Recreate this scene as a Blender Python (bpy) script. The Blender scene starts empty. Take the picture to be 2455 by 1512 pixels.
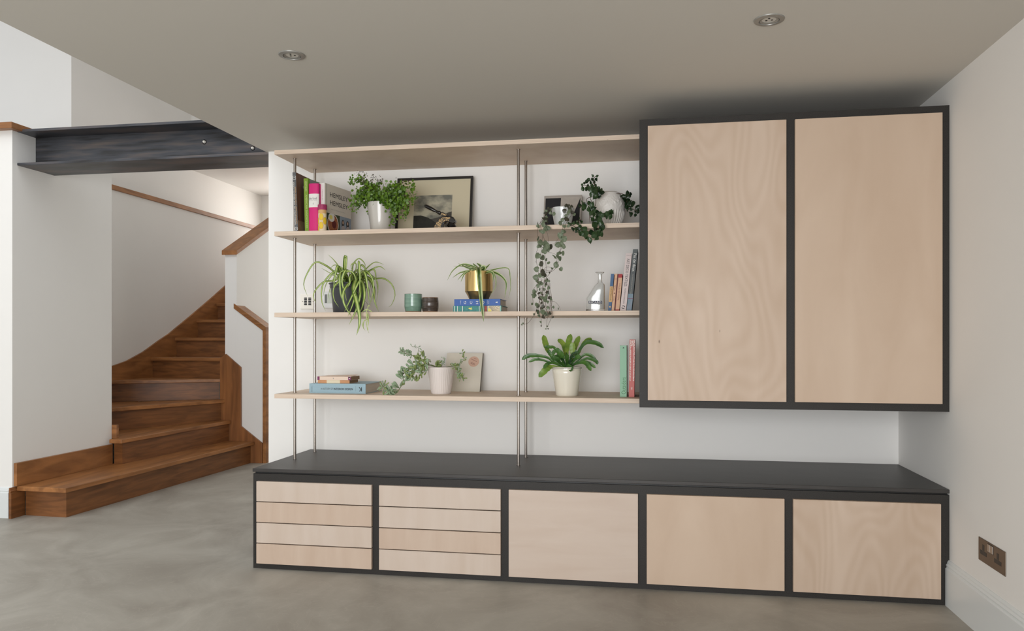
import bpy, math, random
from mathutils import Vector, noise
random.seed(7)
S = bpy.context.scene
C = S.collection

# ---------------------------------------------------------------- camera, light, exposure
F = 1853.0; CU = 1227.5; HV = 811.0; H = 1.18
TH = math.atan((1545 - CU) / F); SN, CS = math.sin(TH), math.cos(TH)
cam = bpy.data.cameras.new('camera'); co = bpy.data.objects.new('camera', cam); C.objects.link(co)
co.location = (0, 0, H); co.rotation_euler = (math.pi / 2, 0, TH)
cam.sensor_width = 36; cam.lens = 36 * F / 2455; cam.shift_y = 55 / 2455; cam.clip_start = 0.02
S.camera = co
S.view_settings.view_transform = 'Standard'; S.view_settings.look = 'None'
S.view_settings.gamma = 1; S.view_settings.use_curve_mapping = False
S.view_settings.exposure = 0.80
w = bpy.data.worlds.new('world'); S.world = w; w.use_nodes = True
bg = w.node_tree.nodes['Background']; bg.inputs[0].default_value = (0.94, 0.97, 1.0, 1); bg.inputs[1].default_value = 0.42

def area(name, loc, target, sx, sy, power, col):
    l = bpy.data.lights.new(name, 'AREA'); l.shape = 'RECTANGLE'; l.size = sx; l.size_y = sy
    l.energy = power; l.color = col
    o = bpy.data.objects.new(name, l); C.objects.link(o); o.location = loc
    o.rotation_euler = (Vector(target) - Vector(loc)).to_track_quat('-Z', 'Y').to_euler()
    return o
# lamps: daylight from a rooflight over the double-height strip on the left, garden glazing behind the camera,
# plus two fill lamps added out of view to brighten the stairwell
area('rooflight_daylight', (-4.3, 1.2, 5.3), (-4.1, 1.3, 0), 3.2, 4.5, 52, (0.97, 0.985, 1.0))
area('garden_glazing_daylight', (-1.1, -2.85, 1.25), (-1.1, 4, 1.15), 3.6, 2.2, 118, (0.97, 0.98, 1.0))
area('stair_side_fill', (-2.3, 8.2, 1.75), (-5, 8.2, 1.7), 2.4, 1.3, 4.5, (1.0, 0.97, 0.93))  # added fill hidden behind the shelf wall, no window is known here
area('half_landing_fill', (-4.0, 10.05, 2.45), (-4.3, 5, 1.6), 1.7, 1.1, 19, (1.0, 0.96, 0.92))  # added fill for the stair wall and soffit, out of view

# ---------------------------------------------------------------- placing by measured sight lines
def ray(u):
    a = (u - CU) / F
    return (CS * a - SN, SN * a + CS)
def P(u, v, Y):
    x, y = ray(u); t = Y / y
    return Vector((x * t, Y, H - (v - HV) / F * t))
def PX(u, v, X):
    x, y = ray(u); t = X / x
    return Vector((X, y * t, H - (v - HV) / F * t))
def PZ(u, v, z):
    x, y = ray(u); t = (H - z) * F / (v - HV)
    return Vector((x * t, y * t, z))

# ---------------------------------------------------------------- materials
def lin(c):
    return tuple(((x / 255) / 12.92 if x / 255 <= 0.04045 else ((x / 255 + 0.055) / 1.055) ** 2.4) for x in c) + (1,)
def mat(name, col, rough=0.5, metal=0.0, spec=0.5, var=0.0, vscale=(8, 8, 8), bump=0.0, bscale=60, trans=0.0, coat=0.0, col2=None, detail=4, ramp=(0.3, 0.7), dist=0.0):
    m = bpy.data.materials.new(name); m.use_nodes = True
    nt = m.node_tree; b = nt.nodes['Principled BSDF']
    c = lin(col)
    b.inputs['Base Color'].default_value = c; b.inputs['Roughness'].default_value = rough
    b.inputs['Metallic'].default_value = metal; b.inputs['Specular IOR Level'].default_value = spec
    if trans: b.inputs['Transmission Weight'].default_value = trans; b.inputs['IOR'].default_value = 1.45
    if coat: b.inputs['Coat Weight'].default_value = coat
    tc = nt.nodes.new('ShaderNodeTexCoord')
    if var or col2:
        mp = nt.nodes.new('ShaderNodeMapping'); mp.inputs['Scale'].default_value = vscale
        nz = nt.nodes.new('ShaderNodeTexNoise'); nz.inputs['Scale'].default_value = 1; nz.inputs['Detail'].default_value = detail
        nz.inputs['Distortion'].default_value = dist
        r = nt.nodes.new('ShaderNodeValToRGB')
        c2 = lin(col2) if col2 else tuple(x * (1 - var) for x in c[:3]) + (1,)
        r.color_ramp.elements[0].position = ramp[0]; r.color_ramp.elements[0].color = c2
        r.color_ramp.elements[1].position = ramp[1]; r.color_ramp.elements[1].color = c
        nt.links.new(tc.outputs['Object'], mp.inputs[0]); nt.links.new(mp.outputs[0], nz.inputs[0])
        nt.links.new(nz.outputs[0], r.inputs[0]); nt.links.new(r.outputs[0], b.inputs['Base Color'])
    if bump:
        n2 = nt.nodes.new('ShaderNodeTexNoise'); n2.inputs['Scale'].default_value = bscale; n2.inputs['Detail'].default_value = 3
        bp = nt.nodes.new('ShaderNodeBump'); bp.inputs['Strength'].default_value = bump; bp.inputs['Distance'].default_value = 0.002
        nt.links.new(tc.outputs['Object'], n2.inputs[0]); nt.links.new(n2.outputs[0], bp.inputs['Height'])
        nt.links.new(bp.outputs[0], b.inputs['Normal'])
    return m

def wood(name, light, dark, scale, wav=0.0, rough=0.45, flecks=None, axis='X', wdist=6, fleck_scale=(9, 9, 3), amt=0.5):
    """streaky grain plus optional cathedral rings and small dark flecks"""
    m = bpy.data.materials.new(name); m.use_nodes = True
    nt = m.node_tree; b = nt.nodes['Principled BSDF']; L = nt.links.new; N = nt.nodes.new
    b.inputs['Roughness'].default_value = rough
    tc = N('ShaderNodeTexCoord'); mp = N('ShaderNodeMapping'); mp.inputs['Scale'].default_value = scale
    L(tc.outputs['Object'], mp.inputs[0])
    nz = N('ShaderNodeTexNoise'); nz.inputs['Scale'].default_value = 1; nz.inputs['Detail'].default_value = 6; nz.inputs['Distortion'].default_value = 0.6
    L(mp.outputs[0], nz.inputs[0])
    src = nz.outputs[0]
    if wav:
        mp2 = N('ShaderNodeMapping'); mp2.inputs['Scale'].default_value = (1.0, 1.0, 0.28) if axis == 'X' else (0.28, 1, 1)
        L(tc.outputs['Object'], mp2.inputs[0])
        n3 = N('ShaderNodeTexNoise'); n3.inputs['Scale'].default_value = 2.4; n3.inputs['Detail'].default_value = 1.5
        L(mp2.outputs[0], n3.inputs[0])
        mu = N('ShaderNodeMath'); mu.operation = 'MULTIPLY'; mu.inputs[1].default_value = 22
        L(n3.outputs[0], mu.inputs[0])
        si = N('ShaderNodeMath'); si.operation = 'SINE'; mm = N('ShaderNodeMath'); mm.operation = 'MULTIPLY'; mm.inputs[1].default_value = wdist
        L(mu.outputs[0], mm.inputs[0]); L(mm.outputs[0], si.inputs[0])
        m3 = N('ShaderNodeMath'); m3.operation = 'MULTIPLY_ADD'; m3.inputs[1].default_value = wav
        L(si.outputs[0], m3.inputs[0]); L(nz.outputs[0], m3.inputs[2]); src = m3.outputs[0]
    r = N('ShaderNodeValToRGB'); r.color_ramp.elements[0].position = 0.5 - amt / 2; r.color_ramp.elements[0].color = lin(dark)
    r.color_ramp.elements[1].position = 0.5 + amt / 2; r.color_ramp.elements[1].color = lin(light)
    L(src, r.inputs[0]); out = r.outputs[0]
    if flecks:
        mp4 = N('ShaderNodeMapping'); mp4.inputs['Scale'].default_value = fleck_scale
        L(tc.outputs['Object'], mp4.inputs[0])
        vo = N('ShaderNodeTexVoronoi'); vo.inputs['Scale'].default_value = 1.0; vo.inputs['Randomness'].default_value = 1
        L(mp4.outputs[0], vo.inputs[0])
        r2 = N('ShaderNodeValToRGB'); r2.color_ramp.elements[0].position = 0.015; r2.color_ramp.elements[0].color = (1, 1, 1, 1)
        r2.color_ramp.elements[1].position = 0.03; r2.color_ramp.elements[1].color = (0, 0, 0, 1)
        L(vo.outputs['Distance'], r2.inputs[0])
        mx = N('ShaderNodeMix'); mx.data_type = 'RGBA'
        L(r2.outputs[0], mx.inputs[0]); L(out, mx.inputs[6]); mx.inputs[7].default_value = lin(flecks); out = mx.outputs[2]
    L(out, b.inputs['Base Color'])
    bp = N('ShaderNodeBump'); bp.inputs['Strength'].default_value = 0.12; bp.inputs['Distance'].default_value = 0.001
    L(nz.outputs[0], bp.inputs['Height']); L(bp.outputs[0], b.inputs['Normal'])
    return m

M = {}
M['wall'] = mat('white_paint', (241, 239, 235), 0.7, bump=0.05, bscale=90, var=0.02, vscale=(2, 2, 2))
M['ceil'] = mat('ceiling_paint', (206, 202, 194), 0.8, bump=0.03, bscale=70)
M['gloss'] = mat('white_gloss_paint', (226, 230, 230), 0.35)
M['mdf'] = mat('black_mdf', (52, 49, 46), 0.5, spec=0.3, col2=(38, 36, 34), vscale=(300, 300, 300), detail=2, ramp=(0.35, 0.62))
M['top'] = mat('dark_worktop', (62, 59, 57), 0.42, spec=0.4, col2=(54, 51, 49), vscale=(5, 9, 5), bump=0.04, bscale=300)
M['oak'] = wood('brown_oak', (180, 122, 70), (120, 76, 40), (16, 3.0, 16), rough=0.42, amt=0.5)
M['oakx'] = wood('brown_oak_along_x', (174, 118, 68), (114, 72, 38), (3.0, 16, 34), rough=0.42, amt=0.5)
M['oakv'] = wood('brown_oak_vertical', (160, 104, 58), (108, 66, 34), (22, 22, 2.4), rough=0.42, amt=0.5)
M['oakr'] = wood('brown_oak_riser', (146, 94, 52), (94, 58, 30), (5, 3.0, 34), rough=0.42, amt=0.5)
M['shelf'] = wood('birch_ply_shelf', (230, 213, 194), (204, 180, 158), (5, 5, 150), rough=0.55, flecks=(110, 84, 68), fleck_scale=(6, 14, 40), amt=0.7)
M['birchA'] = wood('birch_ply_cathedral', (207, 186, 167), (186, 161, 138), (7, 7, 1.2), wav=0.10, wdist=9, rough=0.5, flecks=(96, 72, 56), fleck_scale=(5, 5, 2.4), amt=0.8)
M['birchB'] = wood('birch_ply_plain', (206, 184, 163), (190, 165, 142), (6, 6, 1.6), rough=0.5, flecks=(86, 64, 50), fleck_scale=(5, 5, 2.4), amt=0.7)
M['birchC'] = wood('birch_ply_pale', (208, 193, 180), (196, 177, 160), (14, 14, 2.2), rough=0.45, flecks=(120, 96, 76), fleck_scale=(4, 4, 2), amt=0.7)
M['birchD'] = wood('birch_ply_warm', (204, 184, 166), (190, 166, 146), (16, 16, 2.5), rough=0.45, amt=0.7)
M['birchH'] = wood('birch_ply_horizontal', (206, 190, 176), (194, 174, 158), (2.2, 9, 16), rough=0.45, flecks=(110, 88, 70), fleck_scale=(3, 4, 4), amt=0.7)
M['plyedge'] = mat('ply_edge', (150, 124, 98), 0.6, var=0.3, vscale=(300, 300, 3))
M['rod'] = mat('brushed_steel', (176, 168, 160), 0.28, 1.0, bump=0.05, bscale=400)
M['satin'] = mat('satin_grey_trim', (150, 149, 144), 0.35, 0.4)
M['plate'] = mat('brushed_nickel', (120, 108, 96), 0.38, 1.0)
M['black'] = mat('black_plastic', (18, 18, 18), 0.4)
M['blackgloss'] = mat('black_enamel', (14, 13, 14), 0.12, coat=0.6)
M['ivory'] = mat('ivory_plastic', (246, 242, 232), 0.35)
M['white'] = mat('white_plastic', (232, 234, 234), 0.35)
M['lcd'] = mat('grey_screen', (120, 124, 120), 0.2)
M['lcd2'] = mat('pale_screen', (205, 212, 200), 0.2)
M['page'] = mat('book_pages', (196, 182, 162), 0.8, var=0.2, vscale=(500, 4, 500))
M['pageg'] = mat('grey_book_pages', (212, 202, 188), 0.8, var=0.15, vscale=(4, 4, 600))
M['glass'] = mat('clear_glass', (250, 252, 252), 0.02, trans=1.0)
M['soil'] = mat('potting_soil', (46, 34, 26), 0.95, bump=0.8, bscale=120, var=0.4, vscale=(80, 80, 80))
def flat(name, c, r=0.55, **k): M[name] = mat(name, c, r, **k)
flat('ink', (32, 32, 34)); flat('paper', (236, 234, 228)); flat('magenta', (214, 26, 118)); flat('charcoal', (92, 94, 96))
flat('green_cover', (126, 158, 42)); flat('green_text', (196, 208, 140)); flat('slate_cover', (140, 146, 144))
flat('bark', (128, 88, 66), var=0.55, vscale=(30, 30, 3)); flat('bark_pale', (170, 140, 108), var=0.4, vscale=(20, 20, 20))
flat('grey_cover', (222, 214, 202)); flat('blue_grey', (158, 172, 188), var=0.3, vscale=(30, 30, 30)); flat('stew', (190, 116, 74), var=0.5, vscale=(120, 120, 120))
flat('leafdish', (72, 84, 52), var=0.6, vscale=(90, 90, 90)); flat('skin', (206, 172, 152)); flat('blouse', (184, 172, 170)); flat('rind', (236, 226, 120))
flat('lemon', (232, 196, 44)); flat('pinklid', (178, 56, 104), var=0.3, vscale=(100, 100, 100)); flat('cream_print', (232, 216, 186))
flat('frame_black', (34, 31, 29), 0.4); flat('mount', (206, 196, 168), 0.6); flat('sky_print', (186, 180, 158), 0.6, col2=(112, 112, 102), vscale=(12, 12, 18), ramp=(.38, .62))
flat('hill_dark', (40, 38, 28), var=0.5, vscale=(60, 60, 60)); flat('hill_grey', (74, 70, 62), var=0.2, vscale=(30, 30, 30))
flat('canvas_grey', (186, 178, 168), 0.8, var=0.12, vscale=(40, 40, 40)); flat('canvas_black', (32, 33, 36), 0.7); flat('canvas_edge', (172, 164, 156), 0.7)
flat('potwhite', (204, 200, 192), 0.12, coat=0.4); flat('potmilk', (222, 226, 224), 0.12, coat=0.4); flat('potcream', (232, 226, 210), 0.12, coat=0.5)
flat('potmatte', (226, 216, 210), 0.55); flat('potbisque', (232, 227, 220), 0.45); flat('potgrey', (62, 64, 68), 0.38)
flat('gold', (206, 176, 118), 0.3, metal=1.0); flat('gilt', (222, 180, 110), 0.35, col2=(20, 16, 14), vscale=(280, 280, 280), ramp=(0.5, 0.54), detail=3)
flat('celadon', (128, 160, 142), 0.14, coat=0.5, col2=(106, 138, 122), vscale=(8, 8, 60)); flat('browncup', (82, 70, 62), 0.2, coat=0.4, col2=(58, 50, 46), vscale=(10, 10, 70)); flat('stoneware', (142, 112, 88), 0.4)
flat('royal', (20, 84, 164), 0.45); flat('teal', (62, 148, 140), 0.5, col2=(40, 120, 116), vscale=(90, 90, 90)); flat('teal_pale', (168, 214, 202)); flat('coral', (196, 92, 86), var=0.4, vscale=(150, 150, 150))
flat('navy', (28, 34, 66)); flat('airblue', (62, 98, 138)); flat('buff', (214, 170, 112)); flat('buff2', (216, 172, 138)); flat('crimson', (168, 34, 38)); flat('maroon', (98, 26, 26))
flat('pinkwhite', (220, 204, 200)); flat('slategrey', (92, 98, 98), col2=(76, 80, 82), vscale=(20, 20, 8)); flat('pasblue', (96, 142, 156), col2=(150, 146, 158), vscale=(30, 30, 12))
flat('steelblue', (154, 182, 194), 0.6, var=0.06, vscale=(200, 200, 200)); flat('purple', (124, 44, 92)); flat('peach_page', (232, 208, 188)); flat('orange_cover', (214, 154, 106), var=0.15, vscale=(30, 9, 9)); flat('tanpage', (150, 116, 86), 0.8, var=0.3, vscale=(4, 4, 600))
flat('mint', (152, 196, 166), 0.55); flat('mintdark', (84, 138, 92)); flat('rose', (204, 112, 106), 0.55); flat('rosepat', (236, 214, 206), 0.55, col2=(204, 112, 106), vscale=(230, 230, 230), ramp=(0.44, 0.5), detail=3)
flat('card', (218, 212, 198), 0.7, var=0.05, vscale=(20, 20, 20)); flat('peach', (210, 174, 154), 0.6); flat('peach_ink', (124, 82, 74)); flat('card_edge', (96, 88, 80), 0.7)
def leafm(name, c, c2, vs=(40, 40, 40), r=0.42):
    M[name] = mat(name, c, r, col2=c2, vscale=vs, spec=0.45)
leafm('sp_green', (102, 130, 46), (74, 104, 34)); leafm('sp_cream', (192, 204, 124), (168, 188, 96)); leafm('sp_dark', (76, 108, 36), (50, 80, 26)); leafm('sp_pale', (190, 198, 146), (158, 176, 104))
leafm('fern', (106, 140, 34), (48, 82, 18), (30, 30, 30)); leafm('fern_dry', (74, 60, 34), (52, 44, 26)); leafm('hearts', (122, 132, 106), (84, 98, 74), (90, 90, 90)); leafm('hearts_dark', (72, 66, 54), (58, 64, 48), (90, 90, 90)); leafm('hoya', (60, 84, 48), (36, 56, 32), (30, 30, 30), 0.3); leafm('hoya_deep', (34, 54, 30), (22, 40, 22), (30, 30, 30), 0.3)
leafm('succ', (164, 184, 150), (124, 148, 116), (60, 60, 60)); leafm('succ_olive', (152, 166, 100), (112, 130, 76), (60, 60, 60)); leafm('bsf', (84, 124, 52), (50, 88, 42), (24, 24, 24), 0.35); leafm('bsf_yellow', (142, 164, 70), (98, 132, 52), (24, 24, 24), 0.35); leafm('bsf_dark', (54, 88, 50), (36, 66, 40), (24, 24, 24), 0.35)
flat('stem', (84, 62, 48), 0.6); flat('stem_green', (110, 124, 78), 0.5); flat('steel_beam', (84, 84, 88), 0.42)

# concrete floor
def concrete():
    m = bpy.data.materials.new('polished_concrete'); m.use_nodes = True
    nt = m.node_tree; b = nt.nodes['Principled BSDF']; L = nt.links.new; N = nt.nodes.new
    tc = N('ShaderNodeTexCoord')
    n1 = N('ShaderNodeTexNoise'); n1.inputs['Scale'].default_value = 1.6; n1.inputs['Detail'].default_value = 8; n1.inputs['Distortion'].default_value = 1.2; n1.inputs['Roughness'].default_value = 0.62
    L(tc.outputs['Object'], n1.inputs[0])
    r = N('ShaderNodeValToRGB'); e = r.color_ramp.elements
    e[0].position = 0.3; e[0].color = lin((146, 140, 130)); e[1].position = 0.72; e[1].color = lin((182, 178, 168))
    L(n1.outputs[0], r.inputs[0])
    n2 = N('ShaderNodeTexNoise'); n2.inputs['Scale'].default_value = 4.0; n2.inputs['Detail'].default_value = 6; n2.inputs['Distortion'].default_value = 2.5
    L(tc.outputs['Object'], n2.inputs[0])
    r2 = N('ShaderNodeValToRGB'); q = r2.color_ramp.elements
    q[0].position = 0.485; q[0].color = (0, 0, 0, 1); q[1].position = 0.5; q[1].color = (1, 1, 1, 1)
    q2 = q.new(0.515); q2.color = (0, 0, 0, 1)
    L(n2.outputs[0], r2.inputs[0])
    mx = N('ShaderNodeMix'); mx.data_type = 'RGBA'
    ml = N('ShaderNodeMath'); ml.operation = 'MULTIPLY'; ml.inputs[1].default_value = 0.16
    L(r2.outputs[0], ml.inputs[0]); L(ml.outputs[0], mx.inputs[0]); L(r.outputs[0], mx.inputs[6]); mx.inputs[7].default_value = lin((196, 190, 180))
    L(mx.outputs[2], b.inputs['Base Color'])
    rr = N('ShaderNodeMapRange'); rr.inputs[3].default_value = 0.38; rr.inputs[4].default_value = 0.6
    L(n1.outputs[0], rr.inputs[0]); L(rr.outputs[0], b.inputs['Roughness'])
    bp = N('ShaderNodeBump'); bp.inputs['Strength'].default_value = 0.12; bp.inputs['Distance'].default_value = 0.004
    L(n1.outputs[0], bp.inputs['Height']); L(bp.outputs[0], b.inputs['Normal'])
    return m
M['floor'] = concrete()
# mill-scale steel: bluish centre, rusty brown streaks along the length
def millsteel():
    m = bpy.data.materials.new('mill_scale_steel'); m.use_nodes = True
    nt = m.node_tree; b = nt.nodes['Principled BSDF']; L = nt.links.new; N = nt.nodes.new
    b.inputs['Roughness'].default_value = 0.42; b.inputs['Metallic'].default_value = 0.35
    tc = N('ShaderNodeTexCoord'); mp = N('ShaderNodeMapping'); mp.inputs['Scale'].default_value = (2.2, 6, 26)
    nz = N('ShaderNodeTexNoise'); nz.inputs['Scale'].default_value = 1; nz.inputs['Detail'].default_value = 6
    L(tc.outputs['Object'], mp.inputs[0]); L(mp.outputs[0], nz.inputs[0])
    r = N('ShaderNodeValToRGB'); e = r.color_ramp.elements
    e[0].position = 0.35; e[0].color = lin((50, 48, 48)); e[1].position = 0.68; e[1].color = lin((108, 98, 94))
    x = e.new(0.5); x.color = lin((76, 78, 84))
    L(nz.outputs[0], r.inputs[0]); L(r.outputs[0], b.inputs['Base Color'])
    return m
M['steel'] = millsteel()

# ---------------------------------------------------------------- mesh helpers
class B:
    def __init__(s): s.v = []; s.f = []; s.m = []; s.sm = []
    def add(s, vs, fs, mi=0, smooth=False):
        n = len(s.v); s.v += [Vector(p) for p in vs]
        for f in fs: s.f.append([i + n for i in f]); s.m.append(mi); s.sm.append(smooth)
        return s
    def box(s, x0, x1, y0, y1, z0, z1, mi=0):
        return s.pb((x0, y0, z0), (x1 - x0, 0, 0), (0, y1 - y0, 0), (0, 0, z1 - z0), mi)
    def pb(s, o, a, b, c, mi=0):
        o, a, b, c = map(Vector, (o, a, b, c))
        vs = [o, o + a, o + a + b, o + b, o + c, o + a + c, o + a + b + c, o + b + c]
        fs = [(0, 3, 2, 1), (4, 5, 6, 7), (0, 1, 5, 4), (1, 2, 6, 5), (2, 3, 7, 6), (3, 0, 4, 7)]
        if a.cross(b).dot(c) < 0: fs = [tuple(reversed(f)) for f in fs]
        return s.add(vs, fs, mi)
    def prism(s, pts, d, mi=0):
        pts = [Vector(p) for p in pts]; d = Vector(d); n = len(pts)
        nn = Vector((0, 0, 0))
        for i in range(n): nn += (pts[i] - pts[0]).cross(pts[(i + 1) % n] - pts[0])
        if nn.dot(d) > 0: pts.reverse()
        fs = [tuple(range(n)), tuple(range(2 * n - 1, n - 1, -1))]
        fs += [(i, i + n, (i + 1) % n + n, (i + 1) % n) for i in range(n)]
        return s.add(pts + [p + d for p in pts], fs, mi)
    def lathe(s, c, prof, n=32, mi=0, fn=None, axis=None, smooth=True):
        c = Vector(c); ax = Vector(axis or (0, 0, 1)).normalized()
        e1 = ax.orthogonal().normalized() if axis else Vector((1, 0, 0)); e2 = ax.cross(e1)
        vs = []; fs = []
        for (r, z) in prof:
            for k in range(n):
                t = 2 * math.pi * k / n; rr = r + (fn(t, z, r) if fn else 0)
                vs.append(c + ax * z + (e1 * math.cos(t) + e2 * math.sin(t)) * rr)
        for i in range(len(prof) - 1):
            for k in range(n):
                k2 = (k + 1) % n
                fs.append((i * n + k, i * n + k2, (i + 1) * n + k2, (i + 1) * n + k))
        return s.add(vs, fs, mi, smooth)
    def tube(s, pts, r, n=6, mi=0, cap=True):
        pts = [Vector(p) for p in pts]; vs = []; fs = []; N = len(pts); e1 = None
        for i, p in enumerate(pts):
            t = (pts[min(i + 1, N - 1)] - pts[max(i - 1, 0)]).normalized()
            e1 = t.orthogonal().normalized() if e1 is None else (e1 - t * e1.dot(t)).normalized()
            e2 = t.cross(e1); rr = r[i] if isinstance(r, (list, tuple)) else r
            for k in range(n):
                a = 2 * math.pi * k / n; vs.append(p + (e1 * math.cos(a) + e2 * math.sin(a)) * rr)
        for i in range(N - 1):
            for k in range(n):
                k2 = (k + 1) % n; fs.append((i * n + k, i * n + k2, (i + 1) * n + k2, (i + 1) * n + k))
        s.add(vs, fs, mi, True)
        if cap: s.f += [[len(s.v) - len(vs) + k for k in range(n - 1, -1, -1)], [len(s.v) - n + k for k in range(n)]]; s.m += [mi, mi]; s.sm += [False, False]
        return s
    def disc(s, c, r, nrm=(0, -1, 0), n=24, mi=0, h=0.0004, sx=1.0):
        nrm = Vector(nrm).normalized(); e1 = nrm.cross(Vector((0, 0, 1))).normalized() if abs(nrm.z) < .9 else Vector((1, 0, 0)); e2 = e1.cross(nrm)
        pts = [Vector(c) + (e1 * math.cos(2 * math.pi * k / n) * sx + e2 * math.sin(2 * math.pi * k / n)) * r for k in range(n)]
        return s.prism(pts, nrm * h, mi)
    def go(s, name, mats, parent=None, org=None, bevel=0, kind=None, sharp=35, label=None):
        if not isinstance(mats, (list, tuple)): mats = [mats]
        o0 = Vector(org) if org is not None else (root_of(parent) if parent else Vector((0, 0, 0)))
        me = bpy.data.meshes.new(name)
        me.from_pydata([p - o0 for p in s.v], [], s.f)
        for m in mats: me.materials.append(M[m] if isinstance(m, str) else m)
        me.polygons.foreach_set('material_index', s.m); me.polygons.foreach_set('use_smooth', s.sm); me.update()
        if any(s.sm): me.set_sharp_from_angle(angle=math.radians(sharp))
        ob = bpy.data.objects.new(name, me); C.objects.link(ob)
        if parent: ob.parent = parent; ob['_r'] = 0; del ob['_r']
        else: ob.location = o0
        if bevel:
            bv = ob.modifiers.new('edge', 'BEVEL'); bv.width = bevel; bv.segments = 2; bv.limit_method = 'ANGLE'; bv.angle_limit = math.radians(40)
        if kind: ob['kind'] = kind
        if label: ob['label'] = label
        return ob
def root_of(o):
    l = Vector(o.location)
    while o.parent: o = o.parent; l += Vector(o.location)
    return l
def thing(name, label, cat, loc, group=None):
    o = bpy.data.objects.new(name, None); C.objects.link(o); o.location = loc; o.empty_display_size = 0.05
    o['label'] = label; o['category'] = cat
    if group: o['group'] = group
    return o
def tag(o, label, cat, group=None):
    o['label'] = label; o['category'] = cat
    if group: o['group'] = group
    return o
def struct(name, b, m, bevel=0): return b.go(name, m, kind='structure', bevel=bevel)

def text(s, c, xd, yd, wd, ht, m, parent, name='lettering', align='c', th=0.0004, squeeze=True):
    """flat raised lettering: centred on c, running along xd, upright along yd, fitted to wd x ht"""
    cu = bpy.data.curves.new('t', 'FONT'); cu.body = s; cu.extrude = 0
    cu.resolution_u = 3
    ob = bpy.data.objects.new('t', cu); C.objects.link(ob)
    bpy.context.view_layer.update()
    me = bpy.data.meshes.new_from_object(ob.evaluated_get(bpy.context.evaluated_depsgraph_get()))
    bpy.data.objects.remove(ob); bpy.data.curves.remove(cu)
    xs = [v.co.x for v in me.vertices]; ys = [v.co.y for v in me.vertices]
    if not xs: return None
    x0, x1, y0, y1 = min(xs), max(xs), min(ys), max(ys)
    sx = wd / (x1 - x0) if wd else ht / (y1 - y0); sy = ht / (y1 - y0)
    xd = Vector(xd).normalized(); yd = Vector(yd).normalized(); nn = xd.cross(yd)
    o0 = root_of(parent); c = Vector(c)
    cx, cy = (x0 + x1) / 2, (y0 + y1) / 2
    for v in me.vertices:
        x, y = v.co.x, v.co.y
        v.co = c + xd * (x - cx) * sx + yd * (y - cy) * sy + nn * th - o0
    me.name = name; me.materials.clear(); me.materials.append(M[m])
    o = bpy.data.objects.new(name, me); C.objects.link(o); o.parent = parent
    return o

def crom(pts, n):
    pts = [Vector(p) for p in pts]
    if len(pts) == 2: return [pts[0].lerp(pts[1], i / n) for i in range(n + 1)]
    out = []; q = [pts[0] * 2 - pts[1]] + pts + [pts[-1] * 2 - pts[-2]]; m = len(pts) - 1
    for i in range(n + 1):
        t = i / n * m; k = min(int(t), m - 1); t -= k
        a, b, c, d = q[k:k + 4]
        out.append(0.5 * ((2 * b) + (c - a) * t + (2 * a - 5 * b + 4 * c - d) * t * t + (3 * b - a - 3 * c + d) * t ** 3))
    return out
def ribbon(pts, wd, prof, mats, parent, name='leaf', n=14, fold=0.25, turn=0.0, stripes=(0, 1, 1, 0), cols=(-1, -.45, 0, .45, 1), wav=0.0):
    ps = crom(pts, n); b = B(); vs = []; K = len(cols); ph = random.uniform(0, 6)
    for i, p in enumerate(ps):
        t = (ps[min(i + 1, n)] - ps[max(i - 1, 0)]).normalized()
        nn = Vector((math.sin(turn), -math.cos(turn), 0.25)); nn = (nn - t * nn.dot(t))
        nn = nn.normalized() if nn.length > 0.05 else Vector((1, 0, 0)); sd = t.cross(nn)
        ww = wd * 0.5 * prof(i / n)
        for c in cols:
            wv = wav * wd * math.sin(i * 2.1 + ph + (3 if c < 0 else 0)) * abs(c)
            vs.append(p + sd * (c * ww * (1 + wav * math.sin(i * 2.6 + ph + c))) + nn * (abs(c) * ww * fold + wv))
    for i in range(n):
        for k in range(K - 1):
            b.f.append([i * K + k, i * K + k + 1, (i + 1) * K + k + 1, (i + 1) * K + k]); b.m.append(stripes[k]); b.sm.append(True)
    b.v = vs
    return b.go(name, mats, parent, sharp=80)
blade = lambda t: max(0.03, (0.55 + 0.45 * min(1, t * 4)) * (1 - t ** 2.2) ** 0.75)
strap = lambda t: max(0.04, min(1, 0.25 + 1.6 * t) * (1 - max(0, t - 0.55) ** 2 / 0.2025) ** 0.5 if t < 1 else 0.04)

# ================================================================ THE ROOM
YB = 4.42; YS = 3.94; YF = 3.72; XR = 1.338; XL = -2.29; ZC = 2.325; ZF = -0.008
XW = -6.4; YR = -3.0
struct('floor', B().box(XW - .1, XR + .1, YR - .1, 10.3, ZF - 0.1, ZF), 'floor')
struct('wall_back', B().box(-2.272, XR + 0.1, YB, YB + 0.10, ZF, ZC), 'wall')
struct('wall_right', B().box(XR, XR + 0.1, YR, YB, ZF, ZC), 'wall')
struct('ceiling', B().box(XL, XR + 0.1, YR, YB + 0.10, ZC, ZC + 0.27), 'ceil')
struct('wall_far_left', B().box(XW - .1, XW, YR, 4.49, ZF, 5.4), 'wall')
# rear wall: piers and head around the garden glazing
rw = B(); rw.box(XW, XR, YR - .1, YR, 2.45, 2.6); rw.box(0.75, XR, YR - .1, YR, ZF, 2.45); rw.box(XW, -5.9, YR - .1, YR, ZF, 2.45); rw.box(XW, XL, YR - .1, YR, 2.6, 5.4)
struct('wall_rear', rw, 'wall')
struct('wall_left', B().box(XW, -4.13, 4.49, 4.61, ZF, 2.56), 'wall')
struct('wall_left_return', B().box(-4.25, -4.13, 4.61, 5.46, ZF, 2.56), 'wall')
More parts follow.
